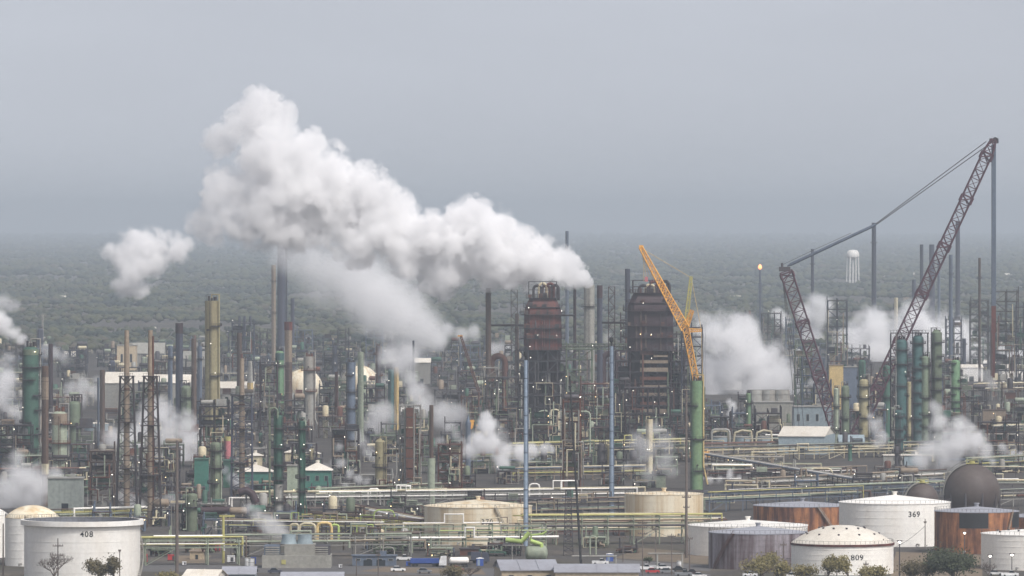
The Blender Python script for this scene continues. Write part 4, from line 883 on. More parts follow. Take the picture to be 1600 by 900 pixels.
for i, (px, wp, yt, yb) in enumerate(((372, 30, 516, 570), (412, 34, 520, 575), (470, 36, 516, 570), (505, 30, 528, 572), (528, 24, 520, 570), (585, 26, 516, 575), (640, 30, 545, 580), (700, 34, 535, 580), (735, 30, 540, 585), (770, 26, 528, 580), (800, 22, 540, 585), (1120, 22, 505, 560), (1165, 26, 492, 560), (1205, 30, 490, 560), (1240, 24, 500, 570), (1490, 24, 500, 575), (1530, 28, 470, 580), (1112, 26, 634, 662), (1140, 24, 640, 668), (1126, 30, 652, 684), (1155, 22, 646, 676), (1108, 20, 664, 692), (1200, 40, 646, 690), (1270, 34, 560, 640), (1285, 26, 600, 660), (1380, 30, 600, 668), (1365, 34, 640, 694), (1470, 40, 650, 690), (1520, 40, 610, 660), (160, 26, 800, 822), (252, 24, 796, 822), (300, 28, 806, 828), (330, 24, 812, 840), (372, 28, 808, 834), (402, 26, 806, 832), (448, 28, 800, 826), (520, 28, 796, 822), (548, 30, 800, 832), (215, 22, 808, 830), (1130, 30, 770, 786), (1190, 30, 738, 756), (1260, 34, 752, 772), (1350, 34, 748, 768), (1420, 30, 744, 764), (60, 40, 545, 580), (115, 34, 548, 580), (25, 30, 540, 575))):
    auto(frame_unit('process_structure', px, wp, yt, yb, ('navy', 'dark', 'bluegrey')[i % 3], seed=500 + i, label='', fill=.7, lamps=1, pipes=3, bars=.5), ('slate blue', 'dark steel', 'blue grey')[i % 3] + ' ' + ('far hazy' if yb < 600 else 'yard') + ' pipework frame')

D = DG(868); k = D / F; o = thing('lattice_mast', 'slim grey open lattice mast left of the leaning black pole', 'mast', W(888, D), D); part('tower', MB().lattice((0, 0, 0), (0, 0, Z(766, D)), 15 * k, 8 * k, 14, .2, (0, 1, 0), .13), 'steel', o); part('head', MB().box(0, 0, Z(766, D), 10 * k, 10 * k, .3), 'steel', o)

# ================================================================== CRANES
D = 1815 * KD; k = D / F
def pt(px, py, y=0): return Vector((W(px, D) - W(1322, D), y, Z(py, D)))
o = thing('crawler_crane', 'giant dark maroon lattice crawler crane with leaning mast on the right', 'crane', W(1322, D), D)
b = MB(); 
for e in (-3.2, 3.2): b.box(0, e, .2, 12, 1.8, 1.9); b.tube([(-6, e - .9, 1.1), (-6, e + .9, 1.1)], 1.0, 10); b.tube([(6, e - .9, 1.1), (6, e + .9, 1.1)], 1.0, 10)
part('crawler_track', b, 'dark', o); b = MB(); b.cyl(2.4, 2, 3, 16); b.box(-1, 0, 3, 12, 5.5, 3.2); b.box(5.5, -2, 3, 3, 2.2, 2.8); part('machinery_house', b, 'purple', o)
part('counterweight', MB().box(-11, 0, 2.4, 5, 7, 5), 'purple', o)
part('boom', MB().lattice(pt(1333, 690), pt(1543, 240), 5.4, 4.8, 34, .5, (0, 1, 0), .28).lattice(pt(1543, 240), pt(1553, 218), 4.8, 2.4, 2, .6, (0, 1, 0)), 'purple', o)
jb = MB(); A, B_ = pt(1333, 690), pt(1543, 240)
for f in (.0, .17, .335, .5, .665, .83, .98): c = A + (B_ - A) * f; jb.lattice(c, c + (B_ - A) * .022, 5.5, 5.5, 1, .75, (0, 1, 0), .6)
part('boom_joint', jb, 'purple', o)
part('mast', MB().lattice(pt(1313, 690), pt(1228, 424), 5.8, 5.8, 17, .5, (0, 1, 0), .3), 'purple', o)
jb = MB(); A, B_ = pt(1313, 690), pt(1228, 424)
for f in (.05, .37, .68, .96): c = A + (B_ - A) * f; jb.lattice(c, c + (B_ - A) * .03, 6.1, 6.1, 1, .8, (0, 1, 0), .6)
part('mast_joint', jb, 'purple', o)
part('boom_head', MB().box(pt(1553, 222).x, 0, pt(1553, 224).z, 4.4, 2.6, 2.4).tube([pt(1555, 218, -1), pt(1555, 218, 1)], 1.2, 10), 'dark', o)
part('mast_head', MB().box(pt(1226, 422).x, 0, pt(1226, 424).z, 5.5, 4, 2.2).cyl(.6, pt(1222, 418).z, pt(1222, 411).z, 8, (pt(1222, 418).x, 0)), 'steel', o)
part('pendant_bar', MB().tube([pt(1230, 416), pt(1236, 413), pt(1362, 354), pt(1370, 350)], [.3, .8, .8, .3], 8), 'bluegrey', o)
for e, (c_, d_) in enumerate((((1368, 350), (1541, 221)), ((1368, 352), (1539, 230)))): part('pendant_cable', MB().tube([pt(*c_, e), pt(*d_, e)], .22, 5), 'steel', o)
part('pendant_cable', MB().tube([pt(1224, 413), pt(1266, 393), pt(1330, 364)], .1, 5), 'steel', o)
for e in range(3): part('backstay_cable', MB().tube([pt(1222, 428, e - 1), pt(1238 + e * 6, 600, e - 1), pt(1242 + e * 8, 690, e - 1)], .13, 5), 'steel', o)
hr = MB()
for e in range(6): hr.tube([(pt(1549.8 + e * 1.15, 226).x, -.6 + .24 * e, pt(1550, 226).z), (pt(1549.8 + e * 1.15, 500).x, -.6 + .24 * e, pt(1550, 478).z)], .28, 5)
part('hoist_rope', hr, 'bluegrey', o); hb = MB(); hb.box(pt(1552.5, 500).x, 0, pt(1552, 520).z, 2.2, 1.6, 42 * k); hb.box(pt(1552.5, 500).x, 0, pt(1552, 590).z, 1.2, 1.2, 70 * k); part('hook_block', hb, 'redrust', o)
mark('the maroon crane', 1322, D)
D = 1690 * KD; k = D / F
def pt(px, py, y=0): return Vector((W(px, D) - W(1090, D), y, Z(py, D)))
o = thing('crawler_crane', 'orange lattice crane with a luffing jib above the big green column', 'crane', W(1090, D), D)
b = MB()
for e in (-3, 3): b.box(0, e, .2, 9, 1.4, 1.7)
part('crawler_track', b, 'dark', o); part('machinery_house', MB().box(1, 0, 1.9, 9, 4, 3), 'orange', o)
part('boom', MB().lattice(pt(1093, 715), pt(1087, 592), 2.6, 2.6, 14, .34, (0, 1, 0), .2).lattice(pt(1087, 592), pt(1071, 512), 2.5, 2.7, 9, .42, (0, 1, 0), .26), 'orange', o)
part('jib', MB().lattice(pt(1071, 514), pt(1030, 462), 3.2, 3.4, 9, .6, (0, 1, 0), .42).lattice(pt(1060, 500), pt(1018, 410), 2.9, 2.6, 13, .55, (0, 1, 0), .4).lattice(pt(1018, 410), pt(1001, 386), 2.6, 1.4, 4, .55, (0, 1, 0), .4) if 0 else MB().lattice(pt(1071, 514), pt(1001, 386), 3.8, 1.6, 24, .42, (0, 1, 0), .25), 'orange', o)
part('jib_head', MB().box(pt(1002, 388).x, 0, pt(1002, 390).z, 2, 1.4, 2), 'orange', o)
part('strut', MB().lattice(pt(1071, 514), pt(1080, 432), 1.8, 1.0, 10, .35, (0, 1, 0), .25), 'yellow', o); part('strut', MB().lattice(pt(1071, 516), pt(1096, 516), 1.8, 1.0, 4, .45, (0, 1, 0), .3), 'orange', o)
part('strut', MB().lattice(pt(1071, 514), pt(1081, 485), 2.0, 1.6, 4, .5, (0, 1, 0), .35), 'orange', o)
for a_, b_ in (((1002, 388), (1080, 434)), ((1080, 434), (1096, 516)), ((1096, 516), (1100, 700)), ((1002, 390), (1010, 432)), ((1003, 388), (1014, 432)), ((1004, 388), (1022, 440)), ((1006, 392), (1006, 440))): part('cable', MB().tube([pt(*a_), pt(*b_)], .12, 5), 'sand', o)
part('hook_block', MB().box(pt(1010, 434).x, 0, pt(1010, 440).z, 1.4, 1, 2.2), 'pink', o)
mark('the orange crane', 1072, D)
D = 1960 * KD; k = D / F
def pt(px, py, y=0): return Vector((W(px, D) - W(748, D), y, Z(py, D)))
o = thing('mobile_crane', 'small thin rust orange crane jib leaning left at centre', 'crane', W(748, D), D); part('jib', MB().lattice(pt(748, 612), pt(720, 525), 1.3, .9, 22, .3, (0, 1, 0), .2), 'rust', o); part('jib_tip', MB().box(pt(719, 524).x, 0, pt(719, 526).z, 2.6, 1, .8), 'orange', o)
b = MB(); b.box(0, 0, .8, 11, 2.8, 1.6); b.box(-3, 0, 2.4, 3, 2.6, 2.4)
for x in (-4, -2, 2, 4):
    for y in (-1.4, 1.4): b.tube([(x, y - .3, .7), (x, y + .3, .7)], .7, 10)
part('carrier', b, 'orange', o); part('mast', MB().tube([(0, 0, 2), pt(748, 612)], .5, 6), 'rust', o)
# ================================================================== BUILDINGS
shed('grey green windowless shelter with flat roof left of the lattice stacks', 75, 128, 748, 801, 'shed', 'pale', depth=12, roof='flat', doors=1, lm='the grey shelter')
shed('green building with a white pyramid roof left of the goose neck column', 372, 424, 737, 768, 'deepgreen' if 0 else 'turquoise', 'roofwhite', yridge=726, depth=14, roof='pyramid', lm='the left green building')
shed('green building with a white pyramid roof right of the slim deep green column', 474, 517, 735, 768, 'turquoise', 'roofwhite', yridge=723, depth=13, roof='pyramid', windows=3, doors=0, lm='the right green building')
shed('small hut with white pyramid roof behind the goose neck column', 446, 467, 707, 722, 'cream', 'roofwhite', yridge=702, depth=7, roof='pyramid')
shed('small hut with white pyramid roof behind the slim deep green column', 476, 499, 709, 726, 'cream', 'roofwhite', yridge=704, depth=7, roof='pyramid')
shed('small hut with white pyramid roof left of the goose neck pipe', 388, 409, 712, 728, 'cream', 'roofwhite', yridge=707, depth=7, roof='pyramid')
shed('pale green wall block between the two deep green front columns', 449, 466, 728, 790, 'palegreen', 'pale', depth=6, roof='flat', doors=0)
shed('turquoise block behind the lower sage column', 304, 325, 718, 768, 'turquoise', 'teal', depth=8, roof='flat', doors=0)
shed('deep green block right of the lower sage column', 349, 364, 720, 762, 'deepgreen', 'teal', depth=8, roof='flat', doors=0)
shed('turquoise box beside the right hand teal columns', 1413, 1431, 681, 706, 'turquoise', 'dark', depth=6, roof='flat', doors=0, lm='the turquoise box')
shed('beige block house with a small window behind the left lattice stack', 183, 212, 540, 592, 'beige', 'pale', depth=20, roof='flat', windows=2, doors=0, lm='the beige block house')
for lab, a, b, ye, yr, yb in (('white roofed warehouse behind the lattice stacks on the left', 164, 232, 598, 582, 640), ('white roofed warehouse behind the right lattice stack', 236, 296, 598, 586, 640), ('pale long roofed hall behind the thick dark stack', 286, 330, 560, 549, 592), ('white low hall right of the tall olive column', 343, 395, 606, 597, 640), ('white shed roof behind the beige block house', 202, 256, 552, 536, 572), ('white roofed store behind the dark slim stack at centre', 646, 672, 566, 560, 600)):
    shed(lab, a, b, ye, yb, 'pale', 'concrete' if a in (286, 202) else 'roofwhite', yridge=yr, depth=30)
shed('pale shed with a striped white roof at right centre', 1228, 1300, 681, 710, 'shedblue', 'roofwhite', yridge=668, depth=40, lm='the striped roof shed', rz=R(-10))
shed('blue grey low gabled shed right of the striped roof shed', 1312, 1350, 690, 706, 'shedblue', 'shedblue', yridge=680, depth=16, doors=1)
shed('long grey cooling tower block behind the striped roof shed', 1178, 1240, 629, 672, 'concrete', 'pale', depth=18, roof='flat', doors=0, lm='the grey cooling block')
shed('pale blue clad block right of the grey cooling block', 1240, 1299, 636, 680, 'shedblue', 'pale', depth=18, roof='flat', windows=4, doors=1)
shed('sand yellow wall building at the foot of the maroon mast', 1296, 1318, 571, 640, 'sand', 'tan', depth=10, roof='flat', doors=0, lm='the sand yellow building')
shed('grey clad building beside the sand yellow building', 1318, 1345, 574, 640, 'bluegrey', 'pale', depth=12, roof='flat', doors=0)
shed('brown and white hut in the yard at the right', 1536, 1572, 641, 668, 'tan', 'brown', depth=8, roof='flat', doors=1)
shed('long white hall far behind the right hand green columns', 1500, 1536, 574, 596, 'white', 'roofwhite', yridge=570, depth=30)
shed('long white hall far behind the lifted rust column', 1566, 1612, 575, 598, 'white', 'roofwhite', yridge=570, depth=30)
shed('pale grey box store left of the right hand steam', 1381, 1410, 712, 730, 'pale', 'roofwhite', depth=8, roof='flat', doors=0)
shed('grey box store second from the turquoise box', 1413, 1441, 712, 730, 'shedblue', 'roofwhite', depth=8, roof='flat', doors=0)
shed('cream equipment house under the veil of steam', 1003, 1040, 743, 762, 'palegreen', 'dark', depth=12, roof='flat', doors=1, lm='the cream equipment house')
o = column('pipe_tower', 'cream pipe tower standing in the veil of steam', 1015, 10, 655, 752, 'cream', plats=1, seed=71, head='flat', lm='the cream pipe tower', lamps=3)
shed('beige workshop with grey gabled roof at the bottom centre', 778, 866, 890, 922, 'beige', 'roofgrey', yridge=877, depth=22, doors=2, windows=3, lm='the beige workshop', rz=R(6))
shed('long low beige building with a blue grey roof at bottom centre', 868, 998, 893, 925, 'beige', 'roofgrey', yridge=883, depth=16, windows=6, doors=2, lm='the long beige building')
part('wall_sign', MB().box(6, -8.25, 2.0, 2.6, .12, 1.2), 'yellow', ALL[-1], False); bulb(ALL[-1], -10, -8.9, 3.4, .35, True); bulb(ALL[-1], 4, -8.9, 3.2, .35, True)
shed('small white roofed cabin at the bottom left beside the grey pole', 292, 345, 902, 925, 'shedblue', 'roofwhite', yridge=891, depth=12, doors=1, rz=R(-14))
shed('low dark roofed cabin right of the white roofed cabin', 348, 398, 896, 915, 'shedblue', 'roofgrey', yridge=887, depth=16, doors=1)
shed('long pale roofed bottom shed in front of the front cooling tower', 440, 535, 905, 925, 'beige', 'roofgrey', yridge=895, depth=12, doors=3)
shed('small brick red switch hut under the front pipe rack', 297, 318, 862, 874, 'beige', 'tan', depth=5, roof='flat', doors=1)
shed('long blue grey trailer office at the foot of the braced rack', 551, 619, 869, 884, 'bluegrey', 'bluegrey', depth=4, roof='flat', doors=2, windows=4, cat='trailer office', name='trailer_office', lm='the trailer office')
shed('rusty container shed between racks in front of tank 370', 719, 748, 858, 868, 'rust', 'steel', depth=4, roof='flat', doors=1)
# cooling towers
D = DG(888); k = D / F; o = thing('cooling_tower', 'concrete cooling tower cell with two pale fan stacks at the front', 'cooling tower', W(463, D), D + 8)
part('basin', MB().box(0, 0, 0, 108 * k, 13, 4.0), 'concrete', o, False); part('cell', MB().box(1, 0, 4, 48 * k, 10, 3.4), 'concrete', o, False)
lv = MB()
for e in (-1, 1):
    for i in range(4): lv.box(e * 38 * k, -4.5, 4.2 + i * .7, 22 * k, .3, .35)
part('louvre', lv, 'pale', o); part('side_cell', MB().box(-39 * k, .2, 4.0, 24 * k, 9, 3.0), 'bluegrey', o, False); part('side_cell', MB().box(40 * k, .2, 4.0, 24 * k, 9, 3.0), 'steel', o, False)
for x in (-13, 12): part('fan_stack', MB().lathe([(2.7, 7.4), (2.2, 9), (2.3, 10.4), (2.1, 10.4), (2.0, 9), (2.4, 7.4)], 20, (x * k, 0, 0)), 'shedblue', o)
part('sign', MB().box(-20 * k, -6.6, 1.2, 1.4, .1, 1.4), 'yellow', o, False); mark('the front cooling tower', 463, D)
for i, (px, yb) in enumerate(((1180, 660), (1200, 660), (1221, 660))):
    D = DG(655) + 70; k = D / F; o = thing('fan_stack', ('left', 'middle', 'right')[i] + ' flared fan stack in the row of three behind the grey cooling block', 'cooling fan', W(px, D), D)
    part('shell', MB().lathe([(6.4, 0), (5.0, 9), (4.4, 14.5), (4.9, Z(616, D)), (4.5, Z(616, D)), (4.0, 14), (4.6, 8)], 22), 'pale', o); part('foot_ring', MB().cyl(6.8, 0, .8, 22), 'steel', o)
for i, (a, b) in enumerate(((1109, 1139), (1145, 1175), (1180, 1206))):
    lab = ('left', 'middle', 'right')[i] + ' blue green low tank in the yard row beyond the big green column'
    px = (a + b) / 2; D = DG(698); k = D / F; o = thing('low_tank', lab, 'tank', W(px, D), D); r = (b - a) / 2 * k
    part('shell', MB().cyl(r, 0, Z(682, D), 24), 'shedblue', o); part('rim', MB().cyl(r * 1.04, Z(682, D) - .4, Z(682, D) + .1, 24), 'pale', o)
    part('pipe', MB().tube([(-r, -r * .6, 0), (-r * .8, -r * .6, Z(676, D)), (0, -r * .6, Z(672, D)), (r * .9, -r * .6, Z(674, D)), (r, -r * .6, 2)], .55, 8), 'cream', o)
D = DG(880); o = thing('horizontal_drum', 'pale cream horizontal pressure vessel with rusty ends in front of tank 370', 'vessel', W(838, D), D); k = D / F
part('shell', MB().drum((-12 * k, 0, 3.3), (12 * k, 0, 3.3), 12 * k, 20), 'palegreen', o); part('saddle', MB().box(-6 * k, 0, 0, .6, 3.4, 1.6).box(6 * k, 0, 0, .6, 3.4, 1.6), 'rust', o); part('manhole', MB().cyl(.45, 3.3 + 11 * k, 3.3 + 15 * k, 10), 'yellow', o)
o = thing('process_pipe', 'lime green bent pipe above the pale horizontal vessel', 'pipe', W(800, D), D - 1); q = lambda a, b: ((a - 800) * k, 0, Z(b, D))
part('pipe', MB().tube([q(790, 843), q(815, 846), q(827, 832)], .8, 10), 'lime', o); part('pipe', MB().tube([q(829, 844), q(830, 836), q(848, 834), q(854, 830)], .35, 8), 'lime', o); part('pipe', MB().tube([q(829, 845), q(846, 850), q(846, 856)], .7, 10), 'lime', o); part('support', MB().bar(q(800, 845), q(800, 880), .3), 'pale', o); part('support', MB().bar(q(826, 834), q(826, 880), .3), 'pale', o)
# water tower far away in the woods
D = 6400 * KD; k = D / F; o = thing('water_tower', 'white legged water tower with a rounded bowl far away in the woods', 'water tower', W(1332.5, D), D); zb = Z(403, D); zt = Z(390, D); r = 10.3 * k
part('bowl', MB().lathe([(0, zb - 3), (r * .6, zb - 1.5), (r * .95, zb + 2), (r, zb + 6), (r * .9, zb + 10), (r * .6, zt - 1), (0, zt)], 24), 'white', o)
for i in range(6): a = i * math.pi / 3; part('leg', MB().tube([(math.cos(a) * r * .95, math.sin(a) * r * .95, 0), (math.cos(a) * r * .85, math.sin(a) * r * .85, zb + 3)], 1.0, 8), 'white', o)
part('riser', MB().cyl(1.6, 0, zb, 10), 'white', o); mark('the water tower', 1332, D)
for i, (px, py, wp, hp) in enumerate(((1440, 436, 24, 7), (1505, 441, 16, 8), (1586, 436, 30, 6), (1380, 437, 14, 5), (690, 540, 34, 9), (110, 560, 22, 9), (60, 552, 16, 6), (480, 536, 26, 8), (600, 552, 30, 8), (520, 548, 18, 8), (1150, 470, 18, 5), (1230, 462, 14, 5), (235, 520, 14, 6), (330, 470, 16, 5), (95, 470, 14, 5), (1420, 470, 16, 6))):
    o = shed(('long' if wp > 24 else 'small') + ' pale far building among the woods', px - wp / 2, px + wp / 2, py - hp, py, 'white' if i % 3 else 'tan', 'roofwhite', depth=25, roof='flat' if i % 2 else 'gable', yridge=None if i % 2 else py - hp - 3, doors=0, ribs=False, name='far_building'); auto(o, ('long' if wp > 24 else 'small') + ' pale far building')

# ================================================================== PIPE RACKS
RK = [('low front pipe rack right of tank 408', (226, 883), (372, 882), (6.2, 8.4), 7, 'palegreen', 1, 0, 'the low front rack'), ('long braced pipe rack behind the trailer office', (378, 870), (640, 868), (4.4, 6.8), 9, 'pale', 2, 1, 'the braced rack'),
  ('crowded three tier pipe rack in front of tank 370', (600, 864), (850, 862), (4.4, 6.6, 9.2), 13, 'palegreen', 3, 1, 'the three tier rack'), ('long grey green pipe rack passing in front of the streaked cream tank', (826, 851), (1108, 849), (5.8, 7.8, 9.6), 12, 'palegreen', 4, 0, 'the grey green rack'),
  ('white pipe rack running behind tank 370', (380, 793), (985, 785), (3.2, 5.2), 8, 'pale', 5, 2, 'the white pipe rack'), ('brown shadowed pipe rack between the two cream tanks', (832, 818), (990, 814), (4.5, 7.0, 8.4), 9, 'steel', 6, 1, None),
  ('blue grey pipe rack right of the streaked cream tank', (1098, 800), (1330, 790), (4.5, 7.2), 10, 'bluegrey', 7, 0, 'the blue grey rack'), ('pale pipe rack with a step bend behind tank 369', (1300, 786), (1500, 778), (4.2, 6.4), 9, 'bluegrey', 8, 1, None),
  ('cream pipe rack in front of the striped roof shed', (1098, 722), (1450, 712), (3.4, 6.0), 9, 'cream', 9, 1, 'the cream yard rack'), ('tan pipe rack in front of the blue green low tanks', (1098, 712), (1260, 708), (3.0, 5.0), 6, 'tan', 10, 0, None),
  ('dark pipe rack running obliquely across the right yard', (1105, 726), (1345, 768), (2.4, 4.6), 10, 'steel', 11, 1, 'the oblique rack'), ('grey pipe rack with a high bend at the middle of the right yard', (1180, 766), (1470, 752), (2.6, 4.4), 9, 'pale', 12, 2, None),
  ('dark red lower pipe rack right of the big green column', (1100, 752), (1330, 745), (2.6, 4.2), 7, 'darkrust', 13, 0, None), ('pale pipe rack at the right edge beside the big brown sphere', (1545, 792), (1660, 788), (3.5, 6.0), 8, 'pale', 14, 0, None),
  ('green grey pipe rack at the right edge behind the brown sphere', (1520, 740), (1660, 732), (3.5, 6.5), 8, 'sage', 15, 1, None), ('cream pipe rack crossing in front of the dark maroon coker', (800, 716), (1085, 708), (3.4, 6.4), 9, 'cream', 16, 1, 'the coker front rack'),
  ('tan pipe rack left of the cream equipment house', (800, 752), (1010, 748), (3.0, 5.0), 8, 'tan', 17, 1, None), ('yellow green pipe rack behind tank 408', (70, 822), (240, 818), (3.5, 5.5), 7, 'yellow', 18, 0, 'the yellow green rack'),
  ('yellow pipe rack slanting from the slim deep green column to tank 370', (486, 832), (668, 846), (4.0, 6.5), 9, 'yellow', 19, 1, 'the slanting yellow rack'), ('grey pipe rack with hoops at the foot of the deep green columns', (360, 840), (580, 842), (3.8, 5.6), 9, 'steel', 20, 2, None),
  ('pale pipe rack at the foot of the knobbed olive column', (500, 788), (680, 780), (3.5, 5.5), 8, 'palegreen', 21, 1, None), ('grey pipe rack in steam at the far left', (-30, 762), (130, 760), (4, 7), 7, 'steel', 22, 0, None),
  ('sage pipe rack behind the middle steam burst', (690, 738), (850, 733), (4, 7), 7, 'sage', 23, 1, None), ('long pale pipe rack along the far right yard', (1480, 690), (1650, 684), (3.5, 6.5), 7, 'pale', 24, 0, None),
  ('brown pipe rack under the far white halls at the right', (1480, 622), (1660, 618), (5, 8), 6, 'tan', 25, 0, None), ('grey pipe rack along the foot of the pale halls at left centre', (340, 662), (600, 658), (5, 8), 6, 'steel', 26, 0, None),
  ('tan pipe rack slanting between the slim deep green column and trailer', (540, 812), (700, 842), (3.0, 5.0), 8, 'tan', 27, 0, None), ('rust red pipe rack low in front of the streaked cream tank', (850, 838), (1000, 836), (2.2, 4.2), 6, 'rust', 28, 0, None)]
for (lab, a, b, hts, npi, m_, sd, lp, lmk) in RK: pipe_rack(lab, a, b, hts, npi, m_, seed=sd, loops=lp, lm=lmk)
def hoop(label, x0, x1, ytop, yb, rp, mat):
    D = DG(yb); k = D / F; o = thing('pipe_hoop', label, 'pipe', W((x0 + x1) / 2, D), D); wd = (x1 - x0) * k; zt = Z(ytop, D); a = min(wd * .3, 1.6)
    part('pipe', MB().tube([(-wd / 2, 0, 0), (-wd / 2, 0, zt - a), (-wd / 2 + a * .3, 0, zt - a * .3), (-wd / 2 + a, 0, zt), (wd / 2 - a, 0, zt), (wd / 2 - a * .3, 0, zt - a * .3), (wd / 2, 0, zt - a), (wd / 2, 0, 0)], rp * k, 10), mat, o)
    part('pipe_shoe', MB().box(-wd / 2, 0, 0, .9, .9, .3).box(wd / 2, 0, 0, .9, .9, .3), 'dark', o)
for x0, x1, yt, yb, rp, m_, lab in ((454, 466, 819, 845, 2, 'cream', 'leftmost cream pipe hoop in front of the deep green columns'), (468, 493, 818, 845, 2.2, 'cream', 'second cream pipe hoop in front of the slim deep green column'), (496, 518, 817, 845, 2.4, 'sand', 'third pipe hoop with an orange top in front of the slim deep green column'), (518, 529, 820, 845, 1.8, 'lime', 'lime green pipe hoop right of the orange topped hoop'),
        (575, 594, 764, 790, 1.4, 'white', 'white square pipe hoop on the white pipe rack at centre'), (827, 843, 756, 780, 1.3, 'white', 'white square pipe hoop beside the left light blue pole'), (584, 616, 797, 838, 1.2, 'lime', 'tall lime pipe loop in front of the knobbed olive column'), (598, 616, 855, 872, 1.0, 'pale', 'grey pipe loop above the trailer office'), (922, 931, 838, 868, 1.4, 'palegreen', 'tall pale pipe loop right of the leaning black pole'),
        (1112, 1140, 671, 700, 1.8, 'pale', 'pale pipe arch over the left low tank'), (1266, 1300, 732, 752, 1.5, 'cream', 'cream pipe arch in the middle of the right yard'), (861, 873, 640, 705, 1.4, 'cream', 'cream tall pipe loop left of the dark rusty frame tower'), (842, 858, 642, 700, 1.4, 'palegreen', 'pale green tall pipe loop left of the cream tall loop'), (895, 922, 643, 715, 1.4, 'palegreen', 'pale green wide pipe loop right of the dark rusty frame tower')):
    hoop(lab, x0, x1, yt, yb, rp, m_)
D = DG(880); o = thing('yellow_post', 'tall yellow pipe post with a cross head at the front left', 'post', W(349, D), D); part('post', MB().cyl(.42, 0, Z(806, D), 8), 'yellow', o); part('cross_head', MB().box(1.2, 0, Z(808, D), 5, .5, .7), 'yellow', o); mark('the yellow post', 349, D)
D = 1545 * KD; o = thing('black_duct', 'long black pipe duct lying left of the lower sage column foot', 'duct', W(345, D), DG(812)); part('duct', MB().tube([(W(308, DG(812)) - W(345, D), 0, 3.2), (W(362, DG(812)) - W(345, D), 0, 3.6)], 1.3, 10), 'darkrust', o); part('saddle', MB().box(-6, 0, 0, .6, 2, 2.2).box(1, 0, 0, .6, 2, 2.2), 'steel', o)
D = DG(812); o = thing('black_duct', 'curved dark duct elbow under the dark derrick', 'duct', W(385, D), D); k = D / F; part('duct', MB().tube([(-12 * k, 0, Z(770, D)), (0, 0, Z(766, D)), (9 * k, 0, Z(772, D)), (15 * k, 0, Z(786, D))], 1.5, 10), 'darkrust', o); part('support', MB().bar((0, 0, 0), (0, 0, Z(768, D)), .4).bar((9 * k, 0, 0), (9 * k, 0, Z(774, D)), .4), 'steel', o)

# ================================================================== POLES
pole('tall grey wooden pole left of the front cooling tower', 276.5, 688, 900, ((.93, 3.4), (.86, 2.2)), 'wood', .5)
pole('tall grey pole with signs in front of the streaked cream tank', 1072.5, 610, 872, ((.36, 3.0), (.3, 2.0)), 'wood', .42)
pole('thin pole with two crossarms in front of tank 408', 90.5, 841, 912, ((.82, 3.2), (.62, 3.4)), 'wood', .2)
pole('thin dark pole at the left edge before the domed tanks', 5, 818, 906, (), 'wood', .24)
pole('short pole behind the brown leaved tree', 187, 859, 915, ((.95, .8),), 'wood', .16)
for px, yt, yb, lab, arms in ((1004, 812, 900, 'dark pole with many crossarms right of the long beige building', ((.93, 3), (.85, 3), (.74, 3))), (1024.5, 824, 876, 'dark utility pole with a white head right of the portable toilet', ((.93, 2.4),)), (1049.5, 834, 899, 'dark utility pole standing by the parked cars', ((.93, 2.6),)), (1077.5, 841, 897, 'thin short pole beside the low white tank', ((.97, 2.0),)), (973.5, 838, 878, 'thin leaning pole near the brown dirt yard', ((.95, 1.8),)),
        (1445.5, 811, 856, 'thin pole standing before tank 369', ((.86, .9),)), (1380.5, 842, 897, 'dark pole crossing the right end of tank 809', ()), (1307.5, 870, 905, 'short dark pole among the bare trees before tank 809', ()), (1353, 877, 905, 'short pole right of the trees before tank 809', ((.8, 1.6),)), (1213.5, 860, 905, 'short pole before the weathered grey tank', ()), (1224, 846, 908, 'grey pole between the weathered grey tank and tank 809', ((.9, 2.0),)),
        (591, 864, 908, 'thin pole in front of the trailer office', ((.9, 1.6),)), (557, 872, 904, 'short thin pole left of the trailer office yellow car', ()), (699, 860, 892, 'thin pole in front of the white truck', ()), (773, 878, 905, 'short pole left of the beige workshop', ())):
    pole(lab, px, yt, yb, arms, 'wood', .17)
pole('bright lit lamp post between tank 809 and the dark bush', 1405.5, 846, 903, (), 'steel', .2, True, 'lamp_post', 'lamp post')
pole('small lit lamp post left one before the right edge white tank', 1547, 868, 900, (), 'steel', .14, True, 'lamp_post', 'lamp post')
pole('small lit lamp post right one before the right edge white tank', 1581, 866, 900, (), 'steel', .14, True, 'lamp_post', 'lamp post')
pole('lamp post lit in front of the bright rusty tank', 1507, 832, 878, (), 'steel', .14, True, 'lamp_post', 'lamp post')
D = 1180 * KD; k = D / F; o = thing('leaning_pole', 'long leaning black pole crossing the middle of the view', 'pole', W(907, D), D - 30); part('shaft', MB().tube([(0, 0, 0), (W(889, D) - W(907, D), 8, Z(585, D))], [.42, .3], 8), 'black', o)
cl = MB()
for i in range(9): f = (i + .5) / 9; x = (W(889, D) - W(907, D)) * f; cl.box(x, 8 * f, Z(585, D) * f, 1.0, 1.0, .35)
part('collar', cl, 'black', o); mark('the leaning black pole', 903, D)
for (x0, y0, x1, y1, yb, lab) in ((1445, 822, 1380, 862, 875, 'upper power wire strung before tank 369'), (1380, 862, 1224, 872, 890, 'power wire strung across tank 809'), (1005, 818, 1077, 845, 890, 'power wire strung right of the long beige building')):
    D = DG(yb); o = thing('power_wire', lab, 'wire', W(x0, D), D); L_ = W(x1, D) - W(x0, D); za, zb = Z(y0, D), Z(y1, D)
    part('wire', MB().tube([(L_ * i / 10, 0, za + (zb - za) * i / 10 - 1.2 * (1 - (i / 5 - 1) ** 2)) for i in range(11)], .07, 4), 'dark', o)

